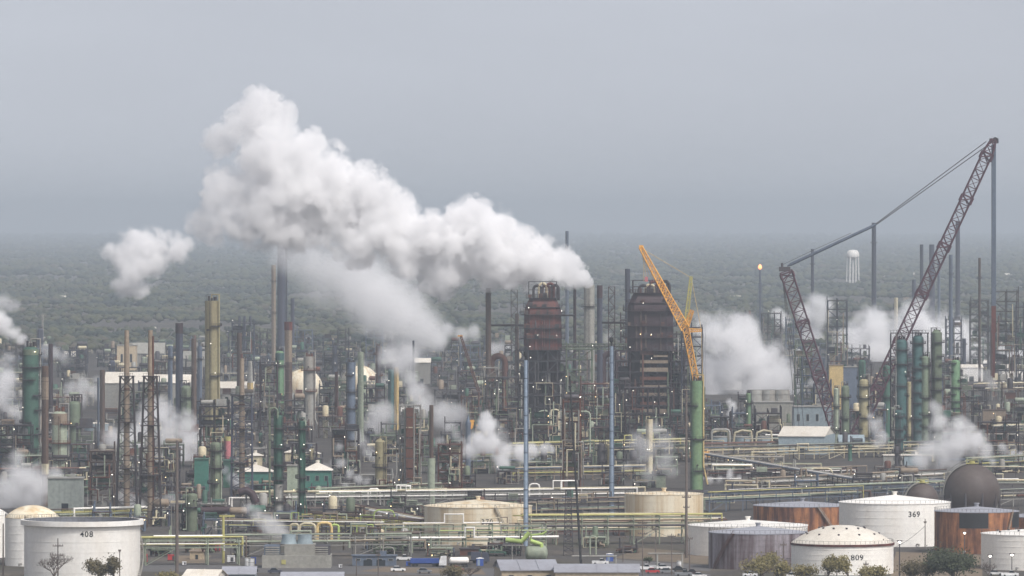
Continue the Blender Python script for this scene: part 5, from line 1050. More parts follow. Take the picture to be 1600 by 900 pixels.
# ================================================================== VEHICLES, SMALL THINGS
def car(label, px, yb, mat, L=4.6, kind='sedan', rz=0, group='cars parked along the bottom'):
    D = DG(yb); o = thing('pickup_truck' if kind == 'pickup' else 'parked_car', label, 'pickup' if kind == 'pickup' else 'car', W(px, D), D, 0, rz, group)
    h = 1.05 if kind != 'pickup' else 1.2; l = L / 2
    prof = [(-l, .35), (l, .35), (l, h * .85), (l * .55, h), (-l * .95, h), (-l, h * .9)]
    part('body', MB().prism(prof, -.9, .9), mat, o, False)
    cab = [(-l * .75, h), (l * .42, h), (l * .12, h + .6), (-l * .5, h + .62)] if kind != 'pickup' else [(-l * .1, h), (l * .55, h), (l * .32, h + .68), (-l * .05, h + .7)]
    part('cabin', MB().prism(cab, -.78, .78), 'glass', o, False); rt = [(x, z + .02) for x, z in cab[2:]]
    part('roof', MB().prism([(rt[0][0], rt[0][1]), (rt[1][0], rt[1][1]), (rt[1][0], rt[1][1] + .07), (rt[0][0], rt[0][1] + .07)], -.76, .76), mat, o, False)
    for x in (-l * .62, l * .62):
        for y in (-.82, .82): part('wheel', MB().tube([(x, y - .12, .34), (x, y + .12, .34)], .34, 12), 'black', o)
    for y in (-.6, .6): part('headlight', MB().box(l, y, .62, .06, .34, .16), 'pale', o, False)
for px, yb, m_, kd, rz, lab in ((1008, 891, 'carwhite', 'pickup', 0, 'white pickup at the left end of the parked cars'), (1020, 896, 'red', 'sedan', 0, 'red car parked in front of the white pickup'), (1026, 889, 'carwhite', 'pickup', .2, 'white pickup beside the dark utility pole'), (1042, 896, 'cargrey', 'sedan', 0, 'dark grey car right of the red car'), (1037, 890, 'carwhite', 'sedan', .1, 'white car behind the dark grey car'),
        (938, 882, 'carwhite', 'pickup', 0, 'white pickup parked behind the long beige building'), (1093, 903, 'carwhite', 'sedan', 0, 'white car at the bottom before the weathered grey tank'), (1083, 898, 'darkrust', 'sedan', 0, 'dark maroon car left of the bottom white car'), (1172, 901, 'carwhite', 'sedan', 0, 'white car under the yellow green trees'), (1555, 899, 'carwhite', 'sedan', .1, 'white car at the bottom right before the white tank'), (1578, 901, 'carwhite', 'pickup', 0, 'white pickup at the bottom right corner'),
        (588, 880, 'yellow', 'sedan', 0, 'yellow car parked before the trailer office'), (630, 876, 'carwhite', 'pickup', 0, 'white pickup right of the trailer office'), (430, 896, 'navy', 'sedan', 0, 'dark blue car before the front cooling tower'), (663, 896, 'cargrey', 'sedan', 0, 'grey car on the road before the blue trailer'), (1062, 893, 'black', 'sedan', 0, 'black car right of the parked row'), (1240, 903, 'carwhite', 'sedan', 0, 'white car before tank 809'), (1068, 900, 'cargrey', 'pickup', 0, 'grey pickup near the thin short pole'), (622, 893, 'carwhite', 'sedan', .1, 'white car on the road below the trailer office'), (715, 893, 'red', 'sedan', 0, 'red car on the road below the white truck')):
    car(lab, px, yb, m_, 5.4 if kd == 'pickup' else 4.6, kd, rz)
def lorry(label, x0, x1, yb, cabmat, boxmat, kind, cabside=-1):
    D = DG(yb); k = D / F; L_ = (x1 - x0) * k; o = thing('lorry', label, 'lorry', W((x0 + x1) / 2, D), D)
    if cabside: part('cab', MB().prism([(cabside * L_ / 2, .6), (cabside * (L_ / 2 - 2.4), .6), (cabside * (L_ / 2 - 2.4), 3.5), (cabside * (L_ / 2 - .6), 3.5), (cabside * (L_ / 2 - .1), 2.0)][::1 if cabside > 0 else -1], -1.2, 1.2), cabmat, o, False); part('windscreen', MB().box(cabside * (L_ / 2 - .25), 0, 2.1, .5, 2.2, 1.0), 'glass', o, False)
    xa, xb = -L_ / 2 + (2.8 if cabside < 0 else 0), L_ / 2 - (2.8 if cabside > 0 else 0)
    part('chassis', MB().box((xa + xb) / 2, 0, .7, xb - xa + 1, 1.0, .35), 'dark', o)
    if kind == 'tank': part('trailer_tank', MB().drum((xa + 1, 0, 2.1), (xb - .8, 0, 2.1), 1.05, 14), boxmat, o)
    else:
        part('trailer_box', MB().box((xa + xb) / 2, 0, 1.06, xb - xa, 2.4, 1.5 if kind == 'low' else 2.6), boxmat, o, False)
    for x in (xa + 1, xa + 2.1, xb - 1, xb - 2.1, -cabside * -1 * 0 + (-L_ / 2 + 1.2 if cabside < 0 else L_ / 2 - 1.2)):
        for y in (-1.0, 1.0): part('wheel', MB().tube([(x, y - .15, .5), (x, y + .15, .5)], .5, 12), 'black', o)
    return o
lorry('white tanker lorry with a tall cab at centre bottom', 686, 734, 886, 'carwhite', 'white', 'tank', -1)
lorry('long dark blue flat trailer left of the white tanker lorry', 641, 688, 885, 'blue', 'blue', 'low', 0)
lorry('dark navy lorry right of the white tanker lorry', 736, 765, 880, 'navy', 'navy', 'box', 1)
def toilet(label, px, yb):
    D = DG(yb); o = thing('portable_toilet', label, 'portable toilet', W(px, D), D)
    part('cabin', MB().box(0, 0, 0, 2.2, 1.6, 2.3), 'blue', o, False); part('roof', MB().box(0, 0, 2.303, 2.4, 1.8, .12).lathe([(.9, 2.42), (.6, 2.6), (0, 2.66)], 12), 'carwhite', o); part('door', MB().box(-.4, -.82, .1, .8, .05, 1.95), 'skyblue', o, False)
toilet('blue portable toilet with a white roof behind the long beige building', 953, 877)
toilet('blue portable toilet with white roof right of the dark navy lorry', 750, 884)
def smallbox(label, px, yb, wd, hh, mat, name='equipment_box', cat='equipment box'):
    D = DG(yb); o = thing(name, label, cat, W(px, D), D); part('case', MB().box(0, 0, .25, wd, wd * .6, hh), mat, o, False); part('skid', MB().box(0, 0, 0, wd + .3, wd * .6 + .3, .25), 'dark', o, False); part('door', MB().box(wd * .15, -wd * .3 - .05, .4, wd * .4, .06, hh * .7), 'steel', o, False); part('lid', MB().box(0, 0, hh + .253, wd + .2, wd * .6 + .2, .12), mat, o, False)
for px, yb, wd, hh, m_, lab in ((339, 861, 2.2, 2.2, 'red', 'red equipment box under the low front rack'), (361, 879, 2.4, 1.9, 'carwhite', 'white box beside the foot of the yellow post'), (396, 882, 1.6, 2.0, 'blue', 'blue skid box left of the front cooling tower'), (566, 882, 1.4, 1.9, 'sand', 'sand coloured locker against the trailer office'), (532, 888, 1.0, .9, 'carwhite', 'small white crate right of the front cooling tower'), (705, 868, 2.2, 2.2, 'bluegrey', 'blue grey skid box before the three tier rack'), (228, 879, 1.0, 2.4, 'red', 'narrow red cabinet right of tank 408'), (270, 876, 3.2, 1.6, 'red', 'red skid under the low front rack beside the grey pole'), (288, 884, 1.2, 1.0, 'carwhite', 'small white crate on the gravel right of tank 408'), (638, 885, 1.4, 1.2, 'blue', 'small blue skip right of the trailer office'), (925, 888, 1.2, 1.0, 'blue', 'little blue crate behind the long beige building')):
    smallbox(lab, px, yb, wd, hh, m_)
for px, yb, lab in ((387, 884, 'white upright drum left of the front cooling tower'), (393, 885, 'second white upright drum nearest the front cooling tower'), (1062, 889, 'pale cable reel standing near the dark utility pole')):
    D = DG(yb); o = thing('drum', lab, 'drum', W(px, D), D); part('shell', MB().cyl(.95, 0, 2.6, 16), 'carwhite', o); part('rim', MB().cyl(1.0, 1.2, 1.35, 16).cyl(1.0, 2.45, 2.63, 16), 'pale', o)
def goalpost(label, x0, x1, yt, yb):
    D = DG(yb); k = D / F; o = thing('pipe_portal', label, 'portal frame', W((x0 + x1) / 2, D), D); wd = (x1 - x0) * k; z = Z(yt, D)
    for e in (-1, 1): part('leg', MB().cyl(.3, 0, z, 8, (e * wd / 2, 0)), 'pale', o)
    part('beam', MB().tube([(-wd / 2 - 3, 0, z + .2), (wd / 2 + .4, 0, z + .2)], .3, 8), 'pale', o)
goalpost('pale pipe portal frame left of the low white tank', 1027, 1066, 866, 890)
goalpost('pale goal post frame behind the white pickup', 908, 962, 870, 886)

# ================================================================== TREES AND BUSHES
def tree(label, px, yt, yb, wpx, leaf, n=2600, seed=0, size=.34, bare=False, name='tree', cat='tree', trunk=True, flat=1.0):
    D = DG(yb); k = D / F; h = Z(yt, D); rw = wpx * k / 2; q = rnd(seed + 77); o = thing(name, label, cat, W(px, D), D)
    tr = MB(); tips = []
    def grow(p, d, ln, r, lev):
        e = p + d * ln; tr.tube([p, p + d * ln * .5 + Vector((q.uniform(-.06, .06) * ln, q.uniform(-.06, .06) * ln, 0)), e], [r, r * .8, r * .6], 5, False); tips.append((e, lev))
        if lev == 0: return
        for i in range(q.choice((2, 3, 3)) + (1 if bare or lev > 2 else 0)):
            nd = (d + Vector((q.uniform(-1, 1) * .95, q.uniform(-1, 1) * .95, q.uniform(-.35 if not bare else -.15, .7)))).normalized(); grow(e, nd, ln * q.uniform(.58, .86), r * .58, lev - 1)
    lv = 5 if bare else 3
    for i in range(1 if trunk else 3): grow(Vector((q.uniform(-.3, .3) * rw * (0 if trunk else 1), 0, 0)), Vector((q.uniform(-.1, .1), 0, 1)).normalized(), h * (.17 if not bare else .25), h * .022 + .06, lv)
    xs = [t_.x for t_, _ in tips]; zs = [t_.z for t_, _ in tips]; sx = rw * (.82 if not bare else 1) / max(.1, max(abs(a) for a in xs)); sz = h * (.88 if not bare else 1) / max(zs)
    tr.v = [(x * sx, y * sx, z * sz) for x, y, z in tr.v]; part('trunk', tr, 'twig' if bare else 'bark', o)
    if bare: return o
    b = MB(); ends = [Vector((t_.x * sx, t_.y * sx, t_.z * sz)) for t_, l_ in tips if l_ <= 2]
    blobs = [(e, rw * q.uniform(.2, .42)) for e in ends]
    for i in range(n):
        c, r = q.choice(blobs); v = Vector((q.gauss(0, .55), q.gauss(0, .55), q.gauss(0, .45))) * r; p = c + v
        if p.z < .25: p.z = q.uniform(.1, .8)
        u = Vector((q.uniform(-1, 1), q.uniform(-1, 1), q.uniform(-1, 1))).normalized() * size * q.uniform(.5, 1.2); w2 = u.orthogonal().normalized() * size * q.uniform(.4, 1.0)
        i0 = len(b.v); b.v += [tuple(p - u), tuple(p + w2), tuple(p + u), tuple(p - w2)]; b.f.append((i0, i0 + 1, i0 + 2, i0 + 3))
    part('crown', b, leaf, o, False); return o
tree('bare grey leafless tree in front of tank 408', 86, 862, 918, 62, None, bare=True, seed=1, name='bare_tree')
tree('olive brown leaved tree in front of tank 408', 157, 874, 916, 46, 'leafbrown', 1500, 2)
tree('taller olive brown tree at the right end of tank 408', 178, 868, 918, 42, 'leafbrown', 1700, 3)
tree('low green shrub at the bottom beside tank 408 and the grey pole', 262, 895, 912, 40, 'leafyellow', 700, 4, name='shrub', cat='shrub', trunk=False)
tree('yellow green leafing tree before the weathered grey tank', 1190, 868, 912, 60, 'leafyellow', 2600, 5)
tree('smaller yellow green tree left of tank 809', 1212, 876, 914, 44, 'leafyellow', 1400, 6)
tree('taller yellow green tree left one before tank 809', 1293, 866, 914, 40, 'leafyellow', 1300, 7)
tree('spreading yellow green tree right one before tank 809', 1325, 869, 914, 46, 'leafyellow', 1500, 8)
tree('low yellow green bush at the right end of tank 809', 1362, 886, 914, 52, 'leafyellow', 1300, 9, name='bush', cat='bush', trunk=False)
tree('yellow green low bush between the two trees and tank 809 wall', 1258, 882, 914, 44, 'leafyellow', 1000, 10, name='bush', cat='bush', trunk=False)
tree('dark green dense round tree at the lower right', 1490, 861, 914, 84, 'leafgreen', 5200, 11, .42)
tree('dull olive bush left of the dark green round tree', 1440, 876, 912, 64, 'leafbrown', 2600, 12, name='bush', cat='bush', trunk=False)
tree('small bare tree before the right edge white tank', 1545, 876, 908, 34, None, bare=True, seed=13, name='bare_tree')
tree('bare grey shrub on the road before the white tanker lorry', 735, 886, 905, 40, None, bare=True, seed=14, name='shrub', cat='shrub')
tree('dull brown bush below the white tanker lorry', 712, 884, 908, 48, 'leafbrown', 1300, 15, name='bush', cat='bush', trunk=False)
tree('small dark shrub in the brown dirt yard', 1012, 871, 880, 14, 'leafgreen', 300, 16, name='shrub', cat='shrub', trunk=False)

# ================================================================== BACKGROUND PLANT: frames, columns, tanks filling the site
def fill_plant():
    q = rnd(2024); n = 0
    rows = [(866, 8, 15), (855, 8, 16), (792, 9, 18), (556, 12, 26), (566, 14, 30), (578, 16, 34), (592, 18, 40), (607, 18, 44), (622, 20, 46), (638, 20, 50), (654, 22, 54), (671, 22, 52), (688, 22, 46), (706, 22, 40), (724, 20, 34), (742, 18, 30), (760, 16, 26), (778, 12, 22), (806, 10, 20)]
    for ri, (yb, h0, h1) in enumerate(rows):
        px = -30 + q.uniform(0, 40)
        while px < 1630:
            right = px > 1095
            low = right and 630 < yb < 700 and 1100 < px < 1235
            skip = (right and 560 < yb < 740 and 1100 < px < 1300 and not low) or (yb > 700 and right and px > 1100 and q.random() < .35) or (770 < yb < 785 and (20 < px < 100 or px > 640)) or (785 < yb < 850 and px < 235) or (yb > 850 and (px < 240 or px > 1000 or 400 < px < 550 or 790 < px < 870)) or (right and yb > 770)
            wp = q.uniform(18, 52) * (1.0 if yb > 600 else .9); hh = q.uniform(h0, h1)
            if low: hh *= .42
            if right and yb > 690: hh *= .36
            if yb < 600 and right: hh *= .8
            if not skip and q.random() < .88:
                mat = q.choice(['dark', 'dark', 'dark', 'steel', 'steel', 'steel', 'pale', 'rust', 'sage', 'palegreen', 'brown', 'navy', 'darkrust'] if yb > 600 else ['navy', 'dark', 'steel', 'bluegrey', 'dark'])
                far = yb < 640
                o = frame_unit('process_structure', px, wp, yb - hh, yb + q.uniform(-5, 5), mat, seed=n, fill=.75, lamps=1 if q.random() < .45 else 0, pipes=2 if far else 4, bars=.34 if not far else .42, levels=max(2, min(6, round(hh * DG(yb) / F / 5))))
                n += 1
            px += wp + q.uniform(6, 46)
    return n
NF = fill_plant()
def fill_columns():
    q = rnd(77); n = 0
    for i in range(64):
        yb = q.choice([560, 575, 590, 605, 620, 640, 660, 680, 700, 720, 740]); px = q.uniform(-10, 1610)
        if px > 1095 and 600 < yb and 1100 < px < 1290: continue
        hh = q.uniform(24, 62) * (.8 if yb > 690 or px > 1100 else 1); wp = q.uniform(4.5, 11)
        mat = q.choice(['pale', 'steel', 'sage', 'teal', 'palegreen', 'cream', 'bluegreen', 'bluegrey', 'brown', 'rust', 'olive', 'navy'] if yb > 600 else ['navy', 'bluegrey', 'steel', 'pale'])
        words = {'pale': 'pale grey', 'steel': 'grey', 'sage': 'sage green', 'teal': 'teal green', 'palegreen': 'pale green', 'cream': 'cream', 'bluegreen': 'blue green', 'bluegrey': 'blue grey', 'brown': 'brown', 'rust': 'rusty', 'olive': 'olive', 'navy': 'slate blue'}
        if q.random() < .7: o = column('process_column', None, px, wp, yb - hh, yb, mat, plats=q.choice((1, 2, 3)), seed=200 + i, lamps=1 if q.random() < .6 else 0); auto(o, ('slim ' if wp < 7 else 'stout ') + words[mat] + ' process column')
        else: o = stack('exhaust_stack', None, px, wp * .6, yb - hh * 1.3, yb, mat, plats=q.choice((0, 1))); auto(o, ('short ' if hh < 40 else 'tall ') + words[mat] + ' chimney stack')
    for i in range(26):
        yb = q.uniform(548, 700); px = q.uniform(0, 1600)
        if px > 1095 and 610 < yb: continue
        D = DG(yb); k = D / F; r = q.uniform(9, 22) * k; h = r * q.uniform(.5, .9); mat = q.choice(['white', 'white', 'creamtank', 'shedblue', 'pale', 'tan'])
        o = thing('small_tank', None, 'tank', W(px, D), D)
        part('shell', MB().cyl(r, 0, h, 32, cap=False), mat, o); rf = part('roof', MB().lathe([(r * 1.02, h - .1), (r * 1.02, h + .1), (0, h + r * .12)], 32), 'roofwhite', o); part('vent', MB().cyl(.5, h + r * .1, h + r * .12 + 1, 8), 'pale', rf)
        b = MB()
        for j in range(24): a = j * math.pi / 12; b.bar((math.cos(a) * r, math.sin(a) * r, h), (math.cos(a) * r, math.sin(a) * r, h + 1.1), .07)
        b.lathe([(r, h + 1.05), (r + .08, h + 1.05), (r + .08, h + 1.15), (r, h + 1.15)], 32); part('handrail', b, 'steel', o)
        auto(o, {'white': 'white', 'creamtank': 'cream', 'shedblue': 'blue green', 'pale': 'grey', 'tan': 'tan'}[mat] + (' small' if r < 5.5 else ' wide') + ' storage tank')
    # rows of low pipe runs and equipment on the right yard
    for i in range(56):
        px, yb = q.uniform(1105, 1600), q.uniform(690, 790)
        D = DG(yb); L_ = q.uniform(25, 110) * D / F; mat = q.choice(['cream', 'pale', 'white', 'tan', 'sage', 'brown', 'bluegrey', 'palegreen'])
        o = thing('pipe_run', None, 'pipe run', W(px, D), D, 0, q.uniform(-.25, .1)); z = q.uniform(1.2, 4.5); n_ = q.choice((2, 3, 4))
        for j in range(n_): r = q.uniform(.25, .6); part('pipe', MB().tube([(-L_ / 2, j * 1.4, z - 2 if z > 2.5 else .4), (-L_ / 2, j * 1.4, z + r), (L_ / 2, j * 1.4, z + r), (L_ / 2, j * 1.4, .4)], r, 7), mat if j else q.choice(['pale', 'cream', mat]), o)
        for j in range(int(L_ / 8) + 1): x = -L_ / 2 + 8 * j; sp_ = MB(); sp_.box(x, (n_ - 1) * .7, 0, .35, .35, z - .3).box(x, (n_ - 1) * .7, z - .32, .35, n_ * 1.4, .3); part('support', sp_, 'steel', o)
        auto(o, {'cream': 'cream', 'pale': 'pale grey', 'white': 'white', 'tan': 'tan', 'sage': 'sage green', 'brown': 'brown', 'bluegrey': 'blue grey', 'palegreen': 'pale green'}[mat] + (' long' if L_ > 16 else ' short') + ' ground pipe run')
fill_columns()

# ================================================================== LABELS THAT NAME THE NEAREST LANDMARK
def finish_labels():
    used = {o.get('label') for o in ALL if o.get('label')}
    first = ('left of', 'right of', 'in front of', 'behind')
    def info(o): D = o.location.y; return 800 + o.location.x * F / D, D
    for o, desc in AUTO:
        px, D = info(o)
        ms = sorted(MARK, key=lambda m: abs(m[1] - px) + abs(math.log(D / m[2])) * 260)
        def rel(m):
            dx = px - m[1]; f = D / m[2]
            if abs(dx) < 12: return 'in front of' if f < 1 else 'behind'
            side = 'left of' if dx < 0 else 'right of'
            return ('' if .97 < f < 1.03 else ('in front and ' if f < 1 else 'behind and ')) + side
        got = None
        for m in ms[:3]:
            c = f"{desc} {rel(m)} {m[0]}"
            if c not in used and len(c.split()) <= 16: got = c; break
        if not got:
            L_ = [m for m in ms if m[1] < px][:3]; R_ = [m for m in ms if m[1] >= px][:3]
            for a in L_:
                for b in R_:
                    c = f"{desc} between {a[0]} and {b[0]}"
                    if not got and c not in used and len(c.split()) <= 16: got = c
        if not got:
            for m in ms[3:14]:
                c = f"{desc} {rel(m)} {m[0]}"
                if c not in used and len(c.split()) <= 16: got = c; break
        if not got: got = f"{desc} near {ms[0][0]}"
        used.add(got); o['label'] = got
finish_labels()
# ================================================================== STEAM
def steam(label, sp, D, dens, nscale=.05, amp=.9, seed=1, spread=.3, tail=None, name='steam_plume', bias=.12, sm=.12, lo=.16):
    """sp = lumps (photo x, photo y, radius in photo px) of a drifting cloud; softened by noise in its density"""
    if 'huge' not in label: sm, lo, amp, bias, dens, sp = .45, .85, amp * .85, .2, dens * 1.15, [(a, b, r * 1.4) for a, b, r in sp]
    if 'detached' in label: amp, lo = 1.25, .6
    if 'bank' in label: bias, amp, nscale = .17, amp * 1.45, nscale * 1.7
    D *= KD; k = D / F; cx, cz = W(sp[0][0], D), Z(sp[0][1], D); q = rnd(seed)
    c = [(W(a, D) - cx, q.uniform(-spread, spread) * r * k, Z(b, D) - cz, r * k) for a, b, r in sp]
    bm = bmesh.new()
    for x, y, z, r in c: bmesh.ops.create_icosphere(bm, subdivisions=3, radius=r * (1.15 + .6 * bias), matrix=Matrix.Translation((x, y, z)))
    me = bpy.data.meshes.new('hull'); bm.to_mesh(me); bm.free(); ob = bpy.data.objects.new('hull', me); C.objects.link(ob)
    md = ob.modifiers.new('r', 'REMESH'); md.mode = 'VOXEL'; md.voxel_size = max(.5, min(r for *_, r in c) * .45)
    me2 = bpy.data.meshes.new_from_object(ob.evaluated_get(bpy.context.evaluated_depsgraph_get())); bpy.data.objects.remove(ob)
    zc = cz
    for v in me2.vertices:
        if v.co.z + zc < .05: v.co.z = .05 - zc
    o = link(name, me2, None, (cx, D, cz)); tag(o, label, 'steam')
    m = bpy.data.materials.new('white steam'); m.use_nodes = True; t = m.node_tree; t.nodes.clear(); N = t.nodes.new; L = t.links.new
    out = N('ShaderNodeOutputMaterial'); pv = N('ShaderNodeVolumePrincipled'); L(pv.outputs[0], out.inputs['Volume'])
    pv.inputs['Color'].default_value = (.995, .993, .993, 1)
    tc = N('ShaderNodeTexCoord'); pos = tc.outputs['Object']; prev = None
    def math_(op, a, b=None, c_=None, clamp=False):
        nd = N('ShaderNodeMath'); nd.operation = op; nd.use_clamp = clamp
        for i, s_ in enumerate((a, b, c_)):
            if s_ is None: continue
            if isinstance(s_, (int, float)): nd.inputs[i].default_value = s_
            else: L(s_, nd.inputs[i])
        return nd.outputs[0]
    for x, y, z, r in c:
        dn = N('ShaderNodeVectorMath'); dn.operation = 'DISTANCE'; L(pos, dn.inputs[0]); dn.inputs[1].default_value = (x, y, z)
        a = math_('MULTIPLY_ADD', dn.outputs['Value'], -1 / r, 1.0)
        prev = a if prev is None else math_('SMOOTH_MAX', prev, a, sm)
    nz = N('ShaderNodeTexNoise'); nz.inputs['Scale'].default_value = nscale; nz.inputs['Detail'].default_value = 7; nz.inputs['Roughness'].default_value = .64
    ofs = N('ShaderNodeVectorMath'); L(pos, ofs.inputs[0]); ofs.inputs[1].default_value = (seed * 31.7, seed * 17.3, seed * 7.9); L(ofs.outputs[0], nz.inputs['Vector'])
    vo = N('ShaderNodeTexVoronoi'); vo.inputs['Scale'].default_value = nscale * 1.5; vo.inputs['Detail'].default_value = 2
    wv = N('ShaderNodeVectorMath'); wv.operation = 'MULTIPLY_ADD'; L(nz.outputs['Color'], wv.inputs[0]); wv.inputs[1].default_value = (.3 / nscale,) * 3; L(ofs.outputs[0], wv.inputs[2]); L(wv.outputs[0], vo.inputs['Vector'])
    va = math_('MULTIPLY_ADD', vo.outputs['Distance'], -amp * .55, amp * .27)
    nb = math_('MULTIPLY_ADD', nz.outputs[0], amp * 2.5, -amp * 1.25)
    f = math_('ADD', math_('ADD', math_('ADD', va, nb), bias), prev)
    f = math_('MINIMUM', f, math_('MULTIPLY_ADD', prev, 1.0, .22)) if False else f
    mr = N('ShaderNodeMapRange'); mr.interpolation_type = 'SMOOTHSTEP'; mr.inputs['From Min'].default_value = 0; mr.inputs['From Max'].default_value = lo; mr.inputs['To Max'].default_value = dens; L(f, mr.inputs['Value'])
    # fade to nothing before the hull so the hull never cuts the cloud
    ed = N('ShaderNodeMapRange'); ed.inputs['From Min'].default_value = -.13 - .6 * bias; ed.inputs['From Max'].default_value = .02 - .6 * bias; L(prev, ed.inputs['Value'])
    d = math_('MULTIPLY', mr.outputs[0], ed.outputs[0])
    if tail:      # density falls along x from the source (photo x a) to the far end (photo x b)
        sx = N('ShaderNodeSeparateXYZ'); L(pos, sx.inputs[0]); tr = N('ShaderNodeMapRange')
        tr.inputs['From Min'].default_value = W(tail[0], D) - cx; tr.inputs['From Max'].default_value = W(tail[1], D) - cx; tr.inputs['To Min'].default_value = 1; tr.inputs['To Max'].default_value = tail[2]; L(sx.outputs[0], tr.inputs['Value'])
        d = math_('MULTIPLY', d, tr.outputs[0])
    L(d, pv.inputs['Density'])
    me2.materials.clear(); me2.materials.append(m)
    return o
steam('huge bright white steam plume billowing left across the sky from the pale stack',
      [(918, 441, 8), (907, 432, 14), (890, 424, 24), (864, 416, 33), (835, 406, 41), (805, 398, 46), (770, 372, 44), (738, 350, 38), (715, 345, 28), (760, 405, 40), (710, 395, 52), (675, 375, 40), (700, 430, 26), (640, 375, 42), (600, 350, 52), (572, 300, 40), (560, 275, 22), (530, 320, 55), (495, 280, 55), (480, 235, 32), (450, 290, 60), (420, 240, 50), (410, 185, 40), (405, 160, 24), (440, 180, 22), (370, 200, 30), (345, 220, 26), (400, 330, 50), (350, 300, 40), (430, 355, 36), (360, 340, 34), (690, 428, 34), (640, 405, 30), (450, 345, 48), (330, 355, 30), (500, 340, 44), (318, 345, 26), (300, 352, 14), (560, 380, 36)], 2000, .30, .075, 1.15, 3, tail=(640, 330, .35), bias=.36, lo=.12)
steam('broad soft grey steam plume slanting below the big white plume', [(678, 530, 20), (655, 515, 32), (625, 490, 42), (590, 468, 46), (550, 448, 46), (510, 425, 44), (475, 405, 36), (445, 392, 24), (640, 540, 24)], 2600, 0.0805, .03, .65, 5, tail=(680, 470, .35), lo=.5)
steam('detached white steam puff floating at the far left', [(192, 395, 18), (215, 390, 26), (245, 392, 24), (275, 388, 18), (290, 384, 10), (208, 372, 12), (180, 440, 10), (222, 446, 12), (210, 425, 26), (196, 448, 15), (172, 388, 12), (232, 420, 18)], 2100, 0.186, .07, 1.1, 7, lo=.3)
steam('white steam jet leaving the teal column towards the left edge', [(42, 538, 5), (32, 531, 8), (20, 520, 10), (8, 508, 12), (-6, 500, 15), (-22, 495, 18)], 1655, 0.372, .11, .8, 8, lo=.25)
steam('faint steam wisp high at the left edge of the refinery', [(20, 475, 12), (5, 470, 15), (-12, 468, 16)], 2600, 0.062, .06, 1.0, 9, lo=.4)
steam('steam bank at the left edge beside the teal column', [(12, 590, 22), (0, 620, 30), (22, 640, 18), (15, 560, 14), (-15, 600, 30)], 1900, 0.109, .05, .8, 10, lo=.4)
steam('low white steam drifting behind the domed tanks at the far left', [(60, 760, 22), (35, 745, 26), (15, 770, 26), (85, 745, 14), (30, 715, 14), (50, 778, 20)], 1420, 0.155, .07, .8, 11, lo=.4)
steam('thin white steam streak near the slim stacks at the left', [(150, 592, 9), (130, 600, 11), (112, 608, 12), (148, 612, 12), (128, 622, 14)], 2150, 0.109, .08, .9, 12, lo=.4)
steam('wide steam bank behind the two lattice guyed stacks', [(300, 690, 22), (280, 720, 28), (262, 670, 24), (245, 650, 22), (255, 740, 26), (215, 690, 26), (180, 680, 20), (225, 660, 20), (200, 745, 20), (170, 730, 16), (290, 660, 16)], 1700, 0.139, .05, .75, 13, lo=.4)
steam('white steam puff low behind the latticed tower at left centre', [(362, 745, 8), (368, 755, 10), (380, 765, 9), (392, 778, 8), (352, 735, 6)], 1480, 0.372, .12, .8, 14, lo=.25)
steam('thin steam trail over the pipes left of the yellow post', [(322, 829, 7), (305, 828, 9), (290, 826, 8), (340, 830, 6)], 1330, 0.155, .15, 1.0, 15, lo=.4)
steam('soft steam rising from the front cooling tower to the left', [(450, 842, 10), (435, 832, 15), (418, 820, 16), (400, 808, 13), (388, 796, 9), (462, 838, 6)], 1215, 0.155, .1, .75, 16, lo=.45)
steam('rising steam curtain beside the brown panelled structure', [(640, 590, 14), (625, 570, 18), (650, 615, 16), (665, 635, 18), (690, 648, 20), (712, 652, 18), (610, 560, 16), (640, 560, 18), (600, 650, 18), (585, 665, 14)], 1900, 0.139, .055, .85, 17, lo=.4)
steam('dense white steam burst blowing left in the middle of the plant', [(862, 703, 5), (850, 702, 9), (832, 703, 11), (812, 708, 13), (790, 703, 17), (772, 688, 18), (762, 664, 14), (750, 690, 16), (785, 720, 14), (735, 705, 12), (760, 650, 9), (820, 715, 9)], 1560, 0.372, .09, .9, 18, lo=.22)
steam('small white steam drift above pipes in front of the olive column', [(592, 752, 5), (575, 752, 7), (560, 748, 8), (545, 742, 9), (535, 722, 9), (530, 700, 8), (540, 760, 6)], 1460, 0.186, .13, 1.0, 19, lo=.35)
steam('veil of steam around the cream pipe tower right of centre', [(1015, 740, 14), (1035, 725, 16), (1010, 705, 18), (1040, 690, 15), (995, 690, 14), (1020, 670, 14), (1048, 735, 10), (975, 730, 10)], 1520, 0.0682, .08, .85, 20, lo=.5)
steam('short white steam streak beside the foot of the big green column', [(1155, 744, 4), (1140, 742, 7), (1125, 746, 7), (1110, 750, 6), (1096, 746, 5), (1140, 736, 4)], 1540, 0.31, .16, 1.0, 21, lo=.3)
steam('broad fog bank of steam right of the orange crane', [(1180, 560, 40), (1140, 540, 36), (1110, 520, 30), (1130, 590, 40), (1190, 605, 36), (1225, 600, 36), (1105, 570, 26), (1165, 520, 26), (1240, 615, 22), (1110, 610, 26), (1150, 500, 14)], 2350, 0.109, .032, .8, 22, lo=.4)
steam('long white steam bank behind the maroon crane boom', [(1345, 520, 30), (1375, 525, 34), (1410, 530, 34), (1450, 520, 34), (1490, 525, 32), (1510, 540, 28), (1340, 550, 28), (1380, 555, 30), (1430, 500, 22), (1500, 560, 24), (1470, 550, 26)], 2900, 0.124, .026, .8, 23, lo=.35)
steam('white steam rising behind the maroon crane mast', [(1275, 470, 14), (1262, 490, 16), (1280, 500, 18), (1270, 530, 18), (1290, 480, 14), (1250, 540, 14), (1225, 500, 12), (1215, 490, 9)], 3100, 0.155, .035, .9, 24, lo=.3)
